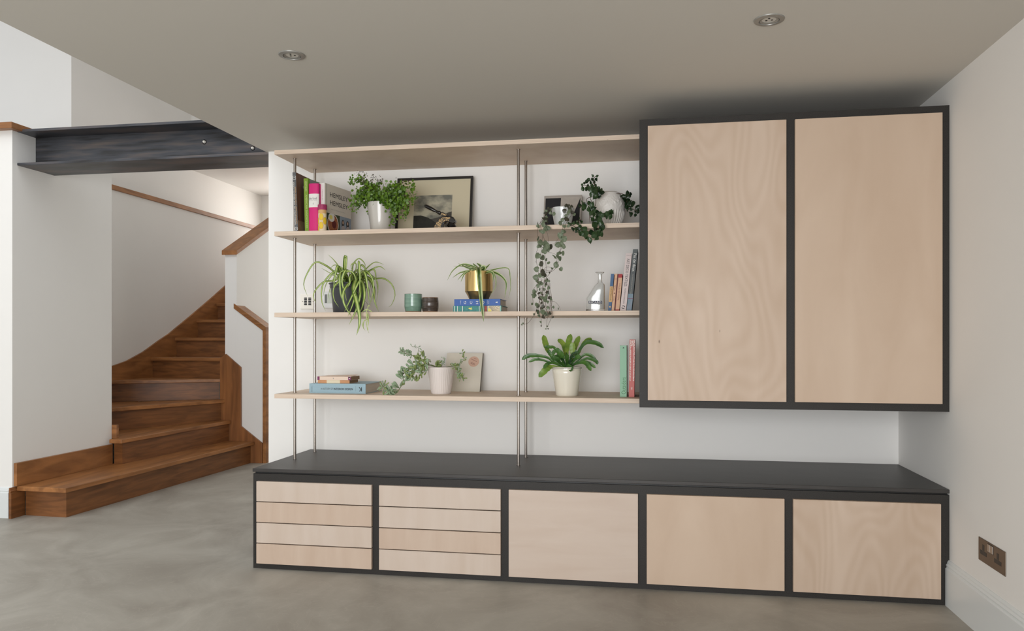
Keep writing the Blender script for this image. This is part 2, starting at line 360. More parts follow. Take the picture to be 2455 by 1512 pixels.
# oak capping on the low wall
cp = B(); cp.prism([(XW, 4.44, 2.56), (-4.09, 4.44, 2.56), (-4.09, 5.48, 2.56), (-4.29, 5.48, 2.56), (-4.29, 4.65, 2.56), (XW, 4.65, 2.56)], (0, 0, 0.042))
struct('trim_1', cp, 'oakx', bevel=0.004)
# stairwell shell
struct('wall_stair_left', B().box(-4.99, -4.87, 4.61, 10.1, ZF, 2.56), 'wall')
struct('trim_2', B().box(-5.01, -4.85, 4.63, 9.12, 2.56, 2.605), 'oak', bevel=0.004)
struct('wall_landing_left', B().box(-5.42, -5.3, 6.57, 10.1, ZF, 5.4), 'wall')
struct('wall_landing_front', B().box(XW - 1.4, -5.3, 6.45, 6.57, ZF, 5.4), 'wall')
struct('wall_stair_end', B().box(-5.42, -2.16, 10.1, 10.2, ZF, 5.4), 'wall')
struct('wall_stair_blocker', B().box(-2.26, -2.16, 4.53, 10.1, ZF, 5.4), 'wall')  # unseen wall, added to block light from the void
struct('ceiling_sky_blocker', B().box(XW - 1.4, -2.16, 4.49, 10.2, 5.4, 5.5), 'wall')  # unseen, added to keep the sky off the landing walls
struct('ceiling_landing', B().box(-5.3, -2.26, 8.4, 10.1, 3.18, 5.4), 'wall')
# skirting boards
def skirt(y0, y1, x, sgn):
    b = B(); prof = [(0, 0), (0.018, 0), (0.018, 0.165), (0.013, 0.170), (0.013, 0.176), (0.016, 0.180), (0.010, 0.188), (0.010, 0.193), (0.004, 0.202), (0, 0.202)]
    b.prism([(x + sgn * a, y0, ZF + z) for a, z in prof], (0, y1 - y0, 0)); return b
struct('baseboard_right', skirt(YR, YF - 0.002, XR, -1), 'gloss')
bl = B(); prof = [(0, 0), (0.018, 0), (0.018, 0.165), (0.013, 0.170), (0.013, 0.176), (0.016, 0.180), (0.010, 0.188), (0.010, 0.193), (0.004, 0.202), (0, 0.202)]
bl.prism([(XW, 4.49 - a, ZF + z) for a, z in prof], (-4.145 - XW, 0, 0)); struct('baseboard_left', bl, 'gloss')

# half wall beside the upper flight with sloping oak capping
g = 0.198 / 0.4
b = B(); z0 = 1.99
b.prism([(-3.98, 6.87, ZF), (-3.98, 9.6, ZF), (-3.98, 9.6, z0 + 2.73 * g), (-3.98, 6.87, z0)], (0.12, 0, 0))
struct('wall_balustrade', b, 'wall')
b = B(); b.prism([(-4.0, 6.84, z0 - .01), (-4.0, 9.6, z0 + 2.73 * g), (-4.0, 9.6, z0 + 2.73 * g + 0.05), (-4.0, 6.84, z0 + 0.035)], (0.16, 0, 0))
struct('trim_3', b, 'oak', bevel=0.005)
# lower front wall with raking top
q = lambda u, v, Y=6.87: P(u, v, Y)
b = B(); fx = -3.8605
fz = lambda v: q(560, v).z
b.prism([(fx, 6.871, fz(738)), (q(632, 791).x, 6.871, q(632, 791).z), (q(632, 791).x, 6.871, ZF), (fx, 6.871, ZF)], (0, 0.13, 0)); struct('wall_balustrade_front', b, 'wall')
b = B(); b.prism([q(560, 727, 6.86), q(637.5, 784, 6.86), q(630.5, 793, 6.86), q(560, 739, 6.86)], (0, 0.16, 0)); struct('trim_4', b, 'oakx', bevel=0.002)
b = B(); b.prism([q(637.5, 784, 6.86), q(637.5, 1111, 6.86), q(629.5, 1111, 6.86), q(629.5, 792, 6.86)], (0, 0.16, 0)); struct('trim_5', b, 'oak', bevel=0.002)

# ---------------------------------------------------------------- staircase
st = thing('staircase', 'brown oak winding staircase rising between white walls at left', 'staircase', (-3.9, 5.6, ZF))
R = 0.198; NT = 0.032
A = [None,
     [(-4.115, 4.51), (-3.74, 4.50), (-3.665, 6.845), (-4.115, 6.845)],
     [(-4.10, 5.39), (-4.0, 5.40), (-3.905, 6.845), (-4.02, 6.845), (-4.47, 5.84), (-4.75, 5.22), (-4.26, 5.22), (-4.26, 5.47), (-4.10, 5.47)],
     [(-3.97, 6.85), (-4.416, 5.87), (-4.72, 5.21), (-4.865, 5.21), (-4.865, 6.37), (-4.06, 6.88)],
     [(-4.03, 6.86), (-4.81, 6.395), (-4.865, 6.36), (-4.865, 7.04), (-3.985, 7.04), (-3.985, 6.88)]]
for k in range(5, 12): A.append([(-4.865, 7.0 + (k - 5) * 0.4 - .015), (-3.985, 7.0 + (k - 5) * .4 - .015), (-3.985, 7.43 + (k - 5) * .4), (-4.865, 7.43 + (k - 5) * .4)])
RI = [None, [(-4.10, 4.57), (-3.785, 4.56), (-3.705, 6.845)], [(-4.10, 5.45), (-4.025, 5.445), (-3.93, 6.845)], [(-4.76, 5.21), (-4.45, 5.89), (-4.0, 6.87)], [(-4.865, 6.40), (-4.06, 6.9)]]
for k in range(5, 12): RI.append([(-4.865, 7.015 + (k - 5) * .4), (-3.985, 7.015 + (k - 5) * .4)])
for k in range(1, 12):
    z = R * k
    b = B(); b.prism([(x, y, z - NT) for x, y in A[k]], (0, 0, NT)); b.go('tread', 'oak' if k < 4 else 'oakx', st, bevel=0.004)
    b = B(); L = RI[k]
    for i in range(len(L) - 1):
        p0 = Vector((*L[i], z - R + (ZF if k == 1 else 0))); p1 = Vector((*L[i + 1], z - R + (ZF if k == 1 else 0)))
        d = (p1 - p0).normalized(); nn = Vector((-d.y, d.x, 0)) * 0.018
        b.pb(p0, p1 - p0, nn, (0, 0, R - NT - (ZF if k == 1 else 0)))
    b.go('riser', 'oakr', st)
# wall strings and skirtings
sk = [(274, 876), (307, 864), (345, 843), (383.5, 815), (406.5, 799.6), (460, 755.5), (508, 714.5), (539, 687), (575, 655), (630, 607)]
pp = [PX(u, v, -4.85) for u, v in sk]
pl = [Vector((-4.85, 5.2, pp[0].z - 0.12))] + pp
pl += [p - Vector((0, 0, 0.45)) for p in reversed(pl)]
b = B(); b.prism(pl, (-0.019, 0, 0)); b.go('wall_string', 'oak', st)
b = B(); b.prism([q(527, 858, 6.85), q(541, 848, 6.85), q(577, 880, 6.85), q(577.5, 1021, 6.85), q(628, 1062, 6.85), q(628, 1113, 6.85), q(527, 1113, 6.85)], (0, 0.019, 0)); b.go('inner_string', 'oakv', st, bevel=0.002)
b = B(); b.prism([(-4.128, 4.50, R), (-4.128, 5.44, R), (-4.128, 5.44, 0.352), (-4.128, 4.50, 0.352)], (0.023, 0, 0)); b.go('skirting', 'oak', st, bevel=0.002)
b = B(); b.box(-4.25, -4.09, 5.462, 5.49, 2 * R, 0.5); b.go('skirting', 'oakx', st, bevel=0.002)
b = skirt(4.46, 4.575, -4.128, 1); b.go('end_block', 'oakr', st)

# ---------------------------------------------------------------- steel beam
bm_ = thing('steel_beam', 'raw dark steel I-beam spanning above the oak stairs', 'beam', (-3.0, 4.69, 2.335))
for nm, z in (('flange', 2.335), ('flange', 2.558)):
    B().box(-4.13, -1.6, 4.53, 4.86, z, z + 0.017).go(nm, 'steel', bm_, bevel=0.002)
B().box(-4.13, -1.6, 4.69, 4.70, 2.352, 2.558).go('web', 'steel', bm_)
for u, v in ((490, 340), (606, 355)):
    c = P(u, v, 4.69); b = B(); b.lathe(c, [(0.0, 0.012), (0.006, 0.012), (0.0095, 0.008), (0.011, 0.0), (0.016, 0.0), (0.016, -0.002)], 16, axis=(0, -1, 0)); b.go('bolt', 'ivory', bm_)

# ---------------------------------------------------------------- low cabinet + worktop
XA = -1.997
def xz(u0, v0, u1, v1, Y):
    a = P(u0, v0, Y); c = P(u1, v1, Y); return a.x, c.x, c.z, a.z
YD = YF - 0.018
lc = thing('low_cabinet', 'long low black-framed cabinet with pale birch drawers and doors', 'cabinet', (-0.33, YF, ZF))
x1a, x1b = P(614.5, 1153, YD).x, P(890.5, 1163, YD).x
x2a, x2b = P(908.5, 1166, YD).x, P(1200, 1176, YD).x
x3a, x3b = P(1219.5, 1175, YD).x, P(1529.5, 1187, YD).x
x4a, x4b = P(1550.5, 1186, YD).x, P(1881, 1196, YD).x
x5a, x5b = P(1902, 1197, YD).x, P(2256.5, 1210, YD).x
zt, zb = P(614.5, 1153.3, YD).z, P(614.5, 1350, YD).z
fr = B(); ZT = 0.482
cols = [(x1a, x1b), (x2a, x2b), (x3a, x3b), (x4a, x4b), (x5a, x5b)]
fr.box(XA, XR, YF, YF + 0.018, zt - .012, ZT); fr.box(XA, XR, YF, YF + 0.018, ZF, zb + .012)
edges = [XA] + [v for c in cols for v in c] + [XR]
for i in range(0, len(edges), 2): fr.box(edges[i] - (0.012 if i else 0), edges[i + 1] + (0.012 if i < 10 else 0), YF, YF + 0.018, zb + .012, zt - .012)
fr.go('face_frame', 'mdf', lc)
b = B(); b.box(XA, XA + .018, YF + .018, YB, ZF, ZT); b.box(XR - .018, XR, YF + .018, YB, ZF, ZT); b.box(XA, XR, YF + .018, YB, ZF + .03, ZF + .048); b.box(XA, XR, YF + .018, YB, ZT - .018, ZT)
for i in range(4):
    xm = (cols[i][1] + cols[i + 1][0]) / 2; b.box(xm - .009, xm + .009, YF + .018, YB, ZF, ZT)
b.go('carcass', 'mdf', lc)
dm = ['birchC', 'birchD', 'birchC', 'birchD', 'birchC', 'birchC', 'birchD', 'birchC']
dh = (zt - zb + 0.0045) / 4
for ci in range(2):
    for r in range(4):
        zz = zt - r * dh
        dro = random.uniform(-.0007, .0007)
        d = B().box(cols[ci][0], cols[ci][1], YD + dro, YF + 0.0, zz - dh + 0.0045, zz).go('drawer', dm[ci * 4 + r], lc, bevel=0.0012)
for ci, mm in ((2, 'birchH'), (3, 'birchB'), (4, 'birchA')):
    d = B().box(cols[ci][0], cols[ci][1], YD, YF, zb, zt).go('door', mm, lc, bevel=0.0012)
wt = B(); wt.box(XA - .003, XR, YF - 0.004, YB, 0.4905, 0.508)
wto = wt.go('worktop', 'top', None, org=(-0.33, YF, 0.4905), bevel=0.002)
tag(wto, 'dark grey worktop running along the top of the low cabinet', 'worktop')
spc = B().box(XA + .006, XR - .006, YF + 0.012, YB, ZT, 0.4905).go('spacer', 'black', lc)

# ---------------------------------------------------------------- wall cabinet
XC = P(1533, 500, YF).x
wc = thing('wall_cabinet', 'tall wall-hung black-framed cabinet with two large birch doors', 'cabinet', ((XC + XR) / 2, YF, 0.853))
uz0, uz1 = 0.853, 2.218
d1 = (P(1553, 600, YD).x, P(1885.5, 600, YD).x); d2 = (P(1906.5, 600, YD).x, P(2260, 600, YD).x)
uzt, uzb = P(1553, 301.5, YD).z, P(1553, 959, YD).z
fr = B(); fr.box(XC, XR, YF, YF + .018, uz0, uzb + .012); fr.box(XC, XR, YF, YF + .018, uzt - .012, uz1)
for a, c in ((XC, d1[0] + .012), (d1[1] - .012, d2[0] + .012), (d2[1] - .012, XR)): fr.box(a, c, YF, YF + .018, uzb + .012, uzt - .012)
fr.go('face_frame', 'mdf', wc)
b = B(); b.box(XC, XC + .018, YF + .018, YB, uz0, uz1); b.box(XR - .018, XR, YF + .018, YB, uz0, uz1); b.box(XC + .018, XR - .018, YF + .018, YB, uz0, uz0 + .018); b.box(XC + .018, XR - .018, YF + .018, YB, uz1 - .018, uz1)
b.go('carcass', 'mdf', wc)
B().box(d1[0], d1[1], YD, YF, uzb, uzt).go('door', 'birchA', wc, bevel=0.0012)
B().box(d2[0], d2[1], YD, YF, uzb, uzt).go('door', 'birchB', wc, bevel=0.0012)

# ---------------------------------------------------------------- open shelving
SZ = [2.207, 1.763, 1.3205, 0.877]; ST = 0.0235
sh = thing('shelving', 'open birch ply shelving of four boards threaded on thin steel rods', 'shelves', (-1.0, YS, 0.508))
for z in SZ: B().box(-1.992, XC - 0.001, YS, YB - 0.001, z - ST, z).go('shelf', 'shelf', sh, bevel=0.001)
for (x, y) in ((-1.923, 4.047), (-1.927, 4.322), (-0.659, 4.047), (-0.661, 4.323)):
    b = B(); b.tube([(x, y, 0.509), (x, y, SZ[0] - ST)], 0.0078, 16); rod = b.go('rod', 'rod', sh)
    for z in [0.508] + SZ[1:]:
        B().lathe((x, y, z), [(0.0, 0.0035), (0.0105, 0.0035), (0.0105, 0.0)], 16).go('collar', 'rod', rod)
    for z in SZ:
        B().lathe((x, y, z - ST - .0035), [(0.0105, 0.0035), (0.0105, 0.0), (0.0, 0.0)], 16).go('collar', 'rod', rod)
# ================================================================ FITTINGS
for (u, v, lb) in ((700, 132, 'white recessed downlight in the ceiling, nearer the steel beam'), (1844, 47, 'white recessed downlight in the ceiling above the wall cabinet doors')):
    c = PZ(u, v, ZC); t = thing('downlight', lb, 'light', c, 'recessed downlights')
    B().lathe(c, [(0.035, -0.002), (0.036, -0.0055), (0.052, -0.0035), (0.0535, 0.0)], 48).go('rim', 'satin', t)
    B().lathe(c, [(0.0255, 0.012), (0.026, -0.002), (0.033, -0.004), (0.0345, -0.001), (0.0345, 0.004)], 48).go('inner_ring', 'satin', t)
    b = B(); b.lathe(c, [(0.0, 0.004), (0.006, 0.001), (0.012, 0.004), (0.018, 0.0015), (0.0235, 0.004), (0.025, 0.010)], 32, fn=lambda a, z, r: 0.0012 * math.sin(6 * a) if r > .01 else 0)
    b.go('lamp', mat('lamp_reflector', (120, 118, 112), 0.25, 0.7) if 'lamp_reflector' not in bpy.data.materials else bpy.data.materials['lamp_reflector'], t)
    for k in range(3):
        a = k * 2.09 + .4; B().lathe(c + Vector((0.011 * math.cos(a), 0.011 * math.sin(a), -0.0005)), [(0.0, -0.002), (0.004, -0.0005), (0.0045, 0.003)], 12).go('diode', 'black', t)

# double socket on the right wall
a0 = PX(2348, 1285, XR); a1 = PX(2412.5, 1322, XR); zlo = PX(2348, 1340, XR).z; zhi = a0.z
ya, yb = a0.y, a1.y
so = thing('wall_socket', 'brushed nickel double power socket on the right wall above the skirting', 'socket', (XR, (ya + yb) / 2, zlo))
def wy(t): return ya + (yb - ya) * t
def wz(t): return zlo + (zhi - zlo) * t
def wallbox(t0, t1, s0, s1, d0, d1): return B().box(XR - d1, XR - d0, wy(t1), wy(t0), wz(s0), wz(s1))
wallbox(0, 1, 0, 1, 0, 0.004).go('plate', 'plate', so, bevel=0.0025)
for k in (0, 1):
    o = 0.54 * k
    for (t0, t1, s0, s1) in ((0.16, 0.24, .50, .76), (0.07, 0.17, .33, .47), (0.22, 0.33, .33, .47)):
        wallbox(t0 + o, t1 + o, s0, s1, 0.0036, 0.0043).go('pin_hole', 'black', so)
    wallbox(0.07 + o, 0.33 + o, .31, .49, 0.0034, 0.0041).go('shutter', 'black', so)
    sw = wallbox(0.375 + 0.105 * k, 0.465 + 0.105 * k, .60, .92, 0.002, 0.0068); sw.go('rocker_switch', 'rod', so, bevel=0.001)
wallbox(0.365, 0.58, .575, .945, 0.0034, 0.0043).go('switch_surround', 'black', so)

# keypad plate and thermostat on the back wall
p0 = P(721, 741, YB); p1 = P(754, 704.5, YB)
kp = thing('wall_keypad', 'ivory wall plate with ten small dark buttons beside the steel rods', 'control panel', ((p0.x + p1.x) / 2, YB, p0.z))
B().box(p0.x, p1.x, YB - .008, YB, p0.z, p1.z).go('plate', 'ivory', kp, bevel=0.003)
for cx in (732.7, 742.7):
    for cy in (714.4, 718.1, 722.1, 726, 729.9):
        a = P(cx - 3.3, cy + 1.4, YB - .008); c = P(cx + 3.3, cy - 1.4, YB - .008)
        B().box(a.x, c.x, YB - .011, YB - .0075, a.z, c.z).go('button', 'black', kp, bevel=0.0012)
for cx in (725.7, 750.5):
    B().disc(P(cx, 722.3, YB - .008), 0.0024, n=12).go('screw', 'plate', kp)
p0 = P(777.5, 739, YB); p1 = P(818, 699, YB)
tm = thing('thermostat', 'white wall thermostat with a small screen half hidden by the spider plant pot', 'thermostat', ((p0.x + p1.x) / 2, YB, p0.z))
B().box(p0.x, p1.x, YB - .02, YB, p0.z, p1.z).go('body', 'white', tm, bevel=0.003)
a = P(784.5, 727, YB - .02); c = P(806, 705, YB - .02); B().box(a.x, c.x, YB - .0206, YB - .0195, a.z, c.z).go('screen', 'lcd2', tm)
a = P(778.5, 726.5, YB - .02); c = P(784, 705.2, YB - .02); B().box(a.x, c.x, YB - .0206, YB - .0195, a.z, c.z).go('side_display', 'lcd', tm)

# ================================================================ BOOKS
def book(name, label, o, th, ht, dp, cov, pages='page', hard=True, spine=None, group=None, inset=0.004, cat='book', cb=0.0022, pageface=None):
    """o: lower front corner of the spine; th, ht, dp: thickness, spine and depth vectors"""
    o, th, ht, dp = map(Vector, (o, th, ht, dp))
    t = thing(name, label, cat, o, group)
    nt = th.normalized(); nh = ht.normalized(); nd = dp.normalized()
    b = B(); cb2 = cb if hard else 0.0008
    b.pb(o + nd * cb2, nt * cb2, ht, dp - nd * cb2); b.pb(o + th - nt * cb2 + nd * cb2, nt * cb2, ht, dp - nd * cb2)
    b.pb(o, th, ht, nd * cb2)
    b.go('cover', cov, t, bevel=0.0008, kind=None)
    i = inset if hard else 0.0005
    B().pb(o + nt * cb2 + nh * i + nd * cb2, th - nt * 2 * cb2, ht - nh * 2 * i, dp - nd * (cb2 + i)).go('page_block', pages, t)
    return t
X_, Y_, Z_ = Vector((1, 0, 0)), Vector((0, 1, 0)), Vector((0, 0, 1))
def spine_text(t, s, o, th, ht, f0, f1, w0, w1, m, up=False, sq=True, name='lettering'):
    """lettering on a spine: f0..f1 along the height, w0..w1 across the thickness"""
    o, th, ht = Vector(o), Vector(th), Vector(ht)
    c = o + ht * (f0 + f1) / 2 + th * (w0 + w1) / 2
    nf = th.normalized().cross(ht.normalized())
    xd, yd = (ht, -th) if up else (-ht, th)
    return text(s, c, xd, yd, ht.length * (f1 - f0) if sq else None, th.length * (w1 - w0), m, t, name)
def spine_patch(t, o, th, ht, f0, f1, m, name='label_band', w0=0.0, w1=1.0, e=0.0003):
    o, th, ht = Vector(o), Vector(th), Vector(ht); n = Vector((0, -1, 0))
    return B().pb(o + ht * f0 + th * w0, th * (w1 - w0), ht * (f1 - f0), n * e).go(name, m, t)
def up_at(ul, ur, vtop, Y, z, lean=0, ut=None):
    """spine quad from pixel columns at the shelf and at the top"""
    a = P(ul, 700, Y); c = P(ur, 700, Y); top = P(ut if ut else ul, vtop, Y)
    o = Vector((a.x, Y, z)); 
    return o, Vector((c.x - a.x, 0, 0)), Vector((top.x - a.x, 0, top.z - z))
z2, z3, z4 = SZ[1], SZ[2], SZ[3]
# --- upper shelf
o, th, ht = up_at(706.5, 714.5, 413, 3.975, z2, ut=701)
th = Vector((th.x, 0, -ht.x * th.x / ht.z * 0)) 
bk = book('cookbook', 'tall slim charcoal-spined cookbook leaning left, bark-brown cover, leftmost on the upper shelf', o, th, ht, Vector((0.0, 0.33, 0)), 'charcoal')
cvr = B(); e = th + Vector((0.0004, 0, 0)); cvr.pb(o + e + Y_ * .002, Vector((0.0005, 0, 0)), ht, Vector((0, .326, 0))); cvr.go('cover_print', 'bark', bk)
cvr = B(); cvr.pb(o + e + Vector((0.0006, 0.002, 0)), Vector((0.0003, 0, 0)), ht * .2, Vector((0, .326, 0))); cvr.go('cover_print', 'bark_pale', bk)
cvr = B(); c0 = o + e + ht * .8 + Vector((0.0008, .09, 0)); cvr.disc(c0, 0.008, (1, 0, 0), 16); cvr.go('cover_print', 'canvas_grey', bk)
spine_text(bk, 'GASTRONOMICA DEL MAR VERMOUTH CUCINA', o, th, ht, .12, .84, .12, .48, 'paper', up=True)
spine_text(bk, 'SANDOR CLARET COMTESSE MARIA', o, th, ht, .14, .76, .58, .9, 'buff', up=True)
B().disc(o + ht * .055 + th * .5, 0.0095, n=24).go('emblem', 'paper', bk); B().disc(o + ht * .055 + th * .5 - Y_ * .0005, 0.0075, n=24).go('emblem', 'charcoal', bk)
text('H', o + ht * .055 + th * .5 - Y_ * .001, -Z_, X_, None, .008, 'paper', bk, th=0.0002)
spine_patch(bk, o, th, ht, .88, .94, 'paper', 'emblem', .1, .95); spine_patch(bk, o - Y_ * .0004, th, ht, .885, .935, 'charcoal', 'emblem', .18, .87); text('S', o + ht * .91 + th * .52 - Y_ * .001, Z_, -X_, None, .009, 'paper', bk, th=0.0002)

o, th, ht = up_at(731.0, 738.5, 427.6, 4.0, z2, ut=727.7); th.x = 0.0245
bk = book('cookbook', 'apple green cookbook with grey cover behind the magenta book', o, th, ht, Vector((0.03, 0.235, 0)), 'green_cover')
B().pb(o + th + Vector((.0006 + .0026, .020, .002)), Vector((0.0005, 0, 0)), ht - Z_ * .004, Vector((0.027, .2115, 0))).go('cover_print', 'slate_cover', bk)
spine_text(bk, 'ADAM BLAKE', o, th, ht, .76, .95, .3, .8, 'green_text', name='lettering')
spine_text(bk, 'AMERICAN SANDWICHES', o, th, ht, .08, .7, .35, .75, 'green_text')

# magenta book: rounded spine
def cyl_patch(c, r, a0, a1, z0, z1, m, parent, name, e=0.0003, n=10):
    b = B(); vs = []
    for k in range(n + 1):
        a = a0 + (a1 - a0) * k / n
        for zz in (z0, z1): vs.append(Vector(c) + Vector((math.sin(a) * (r + e), -math.cos(a) * (r + e), zz)))
    b.add(vs, [(2 * k, 2 * k + 2, 2 * k + 3, 2 * k + 1) for k in range(n)], 0, True); return b.go(name, m, parent)
xl, xr = P(738, 500, 3.97).x, P(762.5, 500, 3.97).x; zt_ = P(738, 439.5, 3.97).z; wd = xr - xl
ro = Vector((xl, 3.985, z2)); hz = zt_ - z2
bk = thing('cookbook', 'thick magenta cookbook with a white label band on its spine', 'book', ro)
b = B(); arc = [Vector((xl + wd / 2 - math.cos(a) * wd / 2, 3.985 - math.sin(a) * 0.012, z2)) for a in [math.pi * k / 12 for k in range(13)]]
b.prism(arc + [Vector((xr, 3.99, z2)), Vector((xl, 3.99, z2))], (0, 0, hz)); b.pb(ro, (.0025, 0, 0), (0, .19, 0), (0, 0, hz)); b.pb(ro + X_ * (wd - .0025), (.0025, 0, 0), (0, .19, 0), (0, 0, hz)); b.go('cover', 'magenta', bk)
B().box(xl + .0025, xr - .0025, 3.99, 4.17, z2 + .004, z2 + hz - .004).go('page_block', 'page', bk)
zb0 = z2 + hz * .505; zb1 = z2 + hz * .785
b = B(); arc2 = [Vector((p.x + (p.x - xl - wd / 2) * .012, p.y - .0005, zb0)) for p in arc]
b.prism(arc2, (0, 0, zb1 - zb0)); b.go('label_band', 'paper', bk)
text('the food', (xl + wd / 2 - .002, 3.9725, zb0 + (zb1 - zb0) * .66), X_, Z_, wd * .74, .014, 'slate_cover', bk)
text('for every season', (xl + wd / 2, 3.9725, zb0 + (zb1 - zb0) * .5), X_, Z_, wd * .78, .0035, 'charcoal', bk)
text('f', (xl + wd / 2, 3.9725, zb0 + (zb1 - zb0) * .25), X_, Z_, None, .010, 'ink', bk)

# white-and-grey book turned outwards
o = Vector((P(764.2, 500, 4.01).x, 4.01, z2)); xr = P(777.8, 500, 4.0).x; ht = Z_ * (P(778, 437.5, 4.0).z - z2)
dpv = Vector((0.045, 0.27, 0)); dpn = dpv.normalized(); thn = Vector((dpn.y, -dpn.x, 0))
th = thn * (xr - o.x)
bk = book('cookbook', 'white-spined cookbook with grey cover and food photographs, turned towards the fern', o, th, ht, dpv, 'paper')
co_ = o + th + thn * 0.0003
def cov(f0, f1, h0, h1, m, e=0.0003, name='cover_print'): return B().pb(co_ + dpv * f0 + ht * h0, dpv * (f1 - f0), ht * (h1 - h0), thn * e).go(name, m, bk)
cov(0.0, 1, .41, 1, 'grey_cover'); cov(0.06, .075, .41, 1, 'slate_cover', .0004)
cov(0.0, 1, 0, .41, 'blue_grey'); cov(0.0, .56, 0, .41, 'leafdish', .0005)
for s_, hh in (('HEMSLEY', .80), ('HEMSLEY', .635)): text(s_, co_ + dpv * .53 + ht * hh + thn * .0006, dpn, Z_, dpv.length * .68, ht.length * .095, 'ink', bk, 'title')
text('THE ART OF EATING WELL', co_ + dpv * .5 + ht * .5 + thn * .0005, dpn, Z_, dpv.length * .55, ht.length * .012, 'slate_cover', bk, 'subtitle')
def cd(f, h, r, m, e, sx=1.0, name='cover_print'):
    b = B(); n = 20; pts = [co_ + dpv * f + ht * h + thn * e + (dpn * math.cos(2 * math.pi * k / n) * sx + Z_ * math.sin(2 * math.pi * k / n)) * r for k in range(n)]
    b.prism(pts, thn * .0002); return b.go(name, m, bk)
cd(.3, .2, .058, 'paper', .0008); cd(.3, .205, .052, 'stew', .0011); cd(.34, .2, .022, 'maroon', .0014); cd(.24, .33, .024, 'paper', .0015, 1.3); cd(.22, .335, .012, 'rind', .0018, 1.3)
for f in (.68, .86):
    cd(f, .27, .020, 'ink', .0009, .75, 'portrait_print'); cd(f, .2, .018, 'ink', .0010, .75, 'portrait_print'); cd(f, .285, .010, 'skin', .0013, .7, 'portrait_print'); cd(f + .01, .13, .026, 'blouse', .0012, .8, 'portrait_print'); cd(f, .03, .02, 'ink', .0014, 1.2, 'portrait_print')
cd(.64, .05, .018, 'coral', .0016, 1.5)
for w0, s_ in ((.25, 'HEMSLEY'), (.62, 'HEMSLEY')): spine_text(bk, s_, o - Y_ * .0, th, ht, .64, .86, w0 - .06, w0 + .08, 'canvas_edge')

# small lemon-patterned tin
c = P(773, 540, 3.972); c.z = z2; rt = (P(783.3, 540, 3.972).x - P(762.9, 540, 3.972).x) / 2; hz = P(773, 491, 3.972).z - z2
tn = thing('lemon_tin', 'small cylindrical tin with lemon slices and a pink lid before the cookbooks', 'tin', c)
B().lathe(c, [(0, 0), (rt * .9, 0), (rt * .92, .002), (rt * .92, hz * .82), (0, hz * .82)], 32).go('body', 'cream_print', tn)
B().lathe(c, [(0, hz * .8), (rt, hz * .8), (rt * 1.02, hz * .84), (rt * .99, hz * .9), (rt * 1.02, hz * .95), (rt * .98, hz), (0, hz)], 32).go('lid', 'pinklid', tn)
cyl_patch(c, rt * .92, -1.5, 1.5, hz * .66, hz * .8, 'buff', tn, 'label_band')
for (a, zz) in ((.1, .2), (.1, .53), (-1.0, .37), (1.05, .38), (-.95, .02 + .05)):
    b = B(); n = 18; vs = []
    for m_, sc, e in (('buff', 1.0, .0004), ('lemon', .84, .0008)):
        b = B(); vs = []
        for k in range(n):
            q_ = 2 * math.pi * k / n; aa = a + math.cos(q_) * .58 * sc; z_ = hz * zz + math.sin(q_) * hz * .15 * sc
            vs.append(c + Vector((math.sin(aa) * (rt * .92 + e), -math.cos(aa) * (rt * .92 + e), max(z_, .001))))
        mid = c + Vector((math.sin(a) * (rt * .95 + e), -math.cos(a) * (rt * .95 + e), hz * zz)); vs.append(mid)
        b.add(vs, [(k, (k + 1) % n, n) for k in range(n)], 0, True); b.go('lemon_slice', m_, tn)

# ---------------------------------------------------------------- pictures
def px(zx, zy, s, ox, oy): return ox + zx / s, oy + zy / s
def leaner(name, label, cat, uv, ybot, ytop, z, thick, org=None):
    (ul, ur), vt = uv
    xl = P(ul, 500, ybot).x; xr = P(ur, 500, ybot).x; zt = P((ul + ur) / 2, vt, ytop).z
    o = Vector((xl, ybot, z)); a = X_ * (xr - xl); h = Vector((0, ytop - ybot, zt - z)); n = a.normalized().cross(h.normalized())  # towards viewer
    t = thing(name, label, cat, o); return t, o, a, h, n
t, o, a, h, n = leaner('framed_picture', 'black-framed landscape print with cream mount leaning on the wall behind the fern', 'picture', ((948, 1131), 427), 4.33, 4.385, z2, .02)
fw = 0.0145 / a.length; fh = 0.0145 / h.length
n_ = n if n.y < 0 else -n
for (f0, f1, g0, g1) in ((0, 1, 0, fh), (0, 1, 1 - fh, 1), (0, fw, fh, 1 - fh), (1 - fw, 1, fh, 1 - fh)):
    B().pb(o + a * f0 + h * g0, a * (f1 - f0), h * (g1 - g0), n_ * .018).go('frame', 'frame_black', t, bevel=0.001)
B().pb(o + a * fw + h * fh, a * (1 - 2 * fw), h * (1 - 2 * fh), n_ * .010).go('mount', 'mount', t)
pa = lambda f, g_, e=.0102: o + a * f + h * g_ + n_ * e
f0, f1, g0, g1 = .235, .735, .155, .70
B().prism([pa(f0, g0), pa(f1, g0), pa(f1, g1), pa(f0, g1)], n_ * .0003).go('print', 'sky_print', t)
B().prism([pa(f0, g0, .0106), pa(f1, g0, .0106), pa(f1, .42, .0106), pa(.68, .40, .0106), pa(.60, .34, .0106), pa(.5, .31, .0106), pa(f0, .28, .0106)], n_ * .0002).go('print_hill', 'hill_grey', t)
B().prism([pa(f0, g0, .0109), pa(.6, g0, .0109), pa(.5, .27, .0109), pa(.42, .33, .0109), pa(.33, .365, .0109), pa(f0, .36, .0109)], n_ * .0002).go('print_hill', 'hill_dark', t)

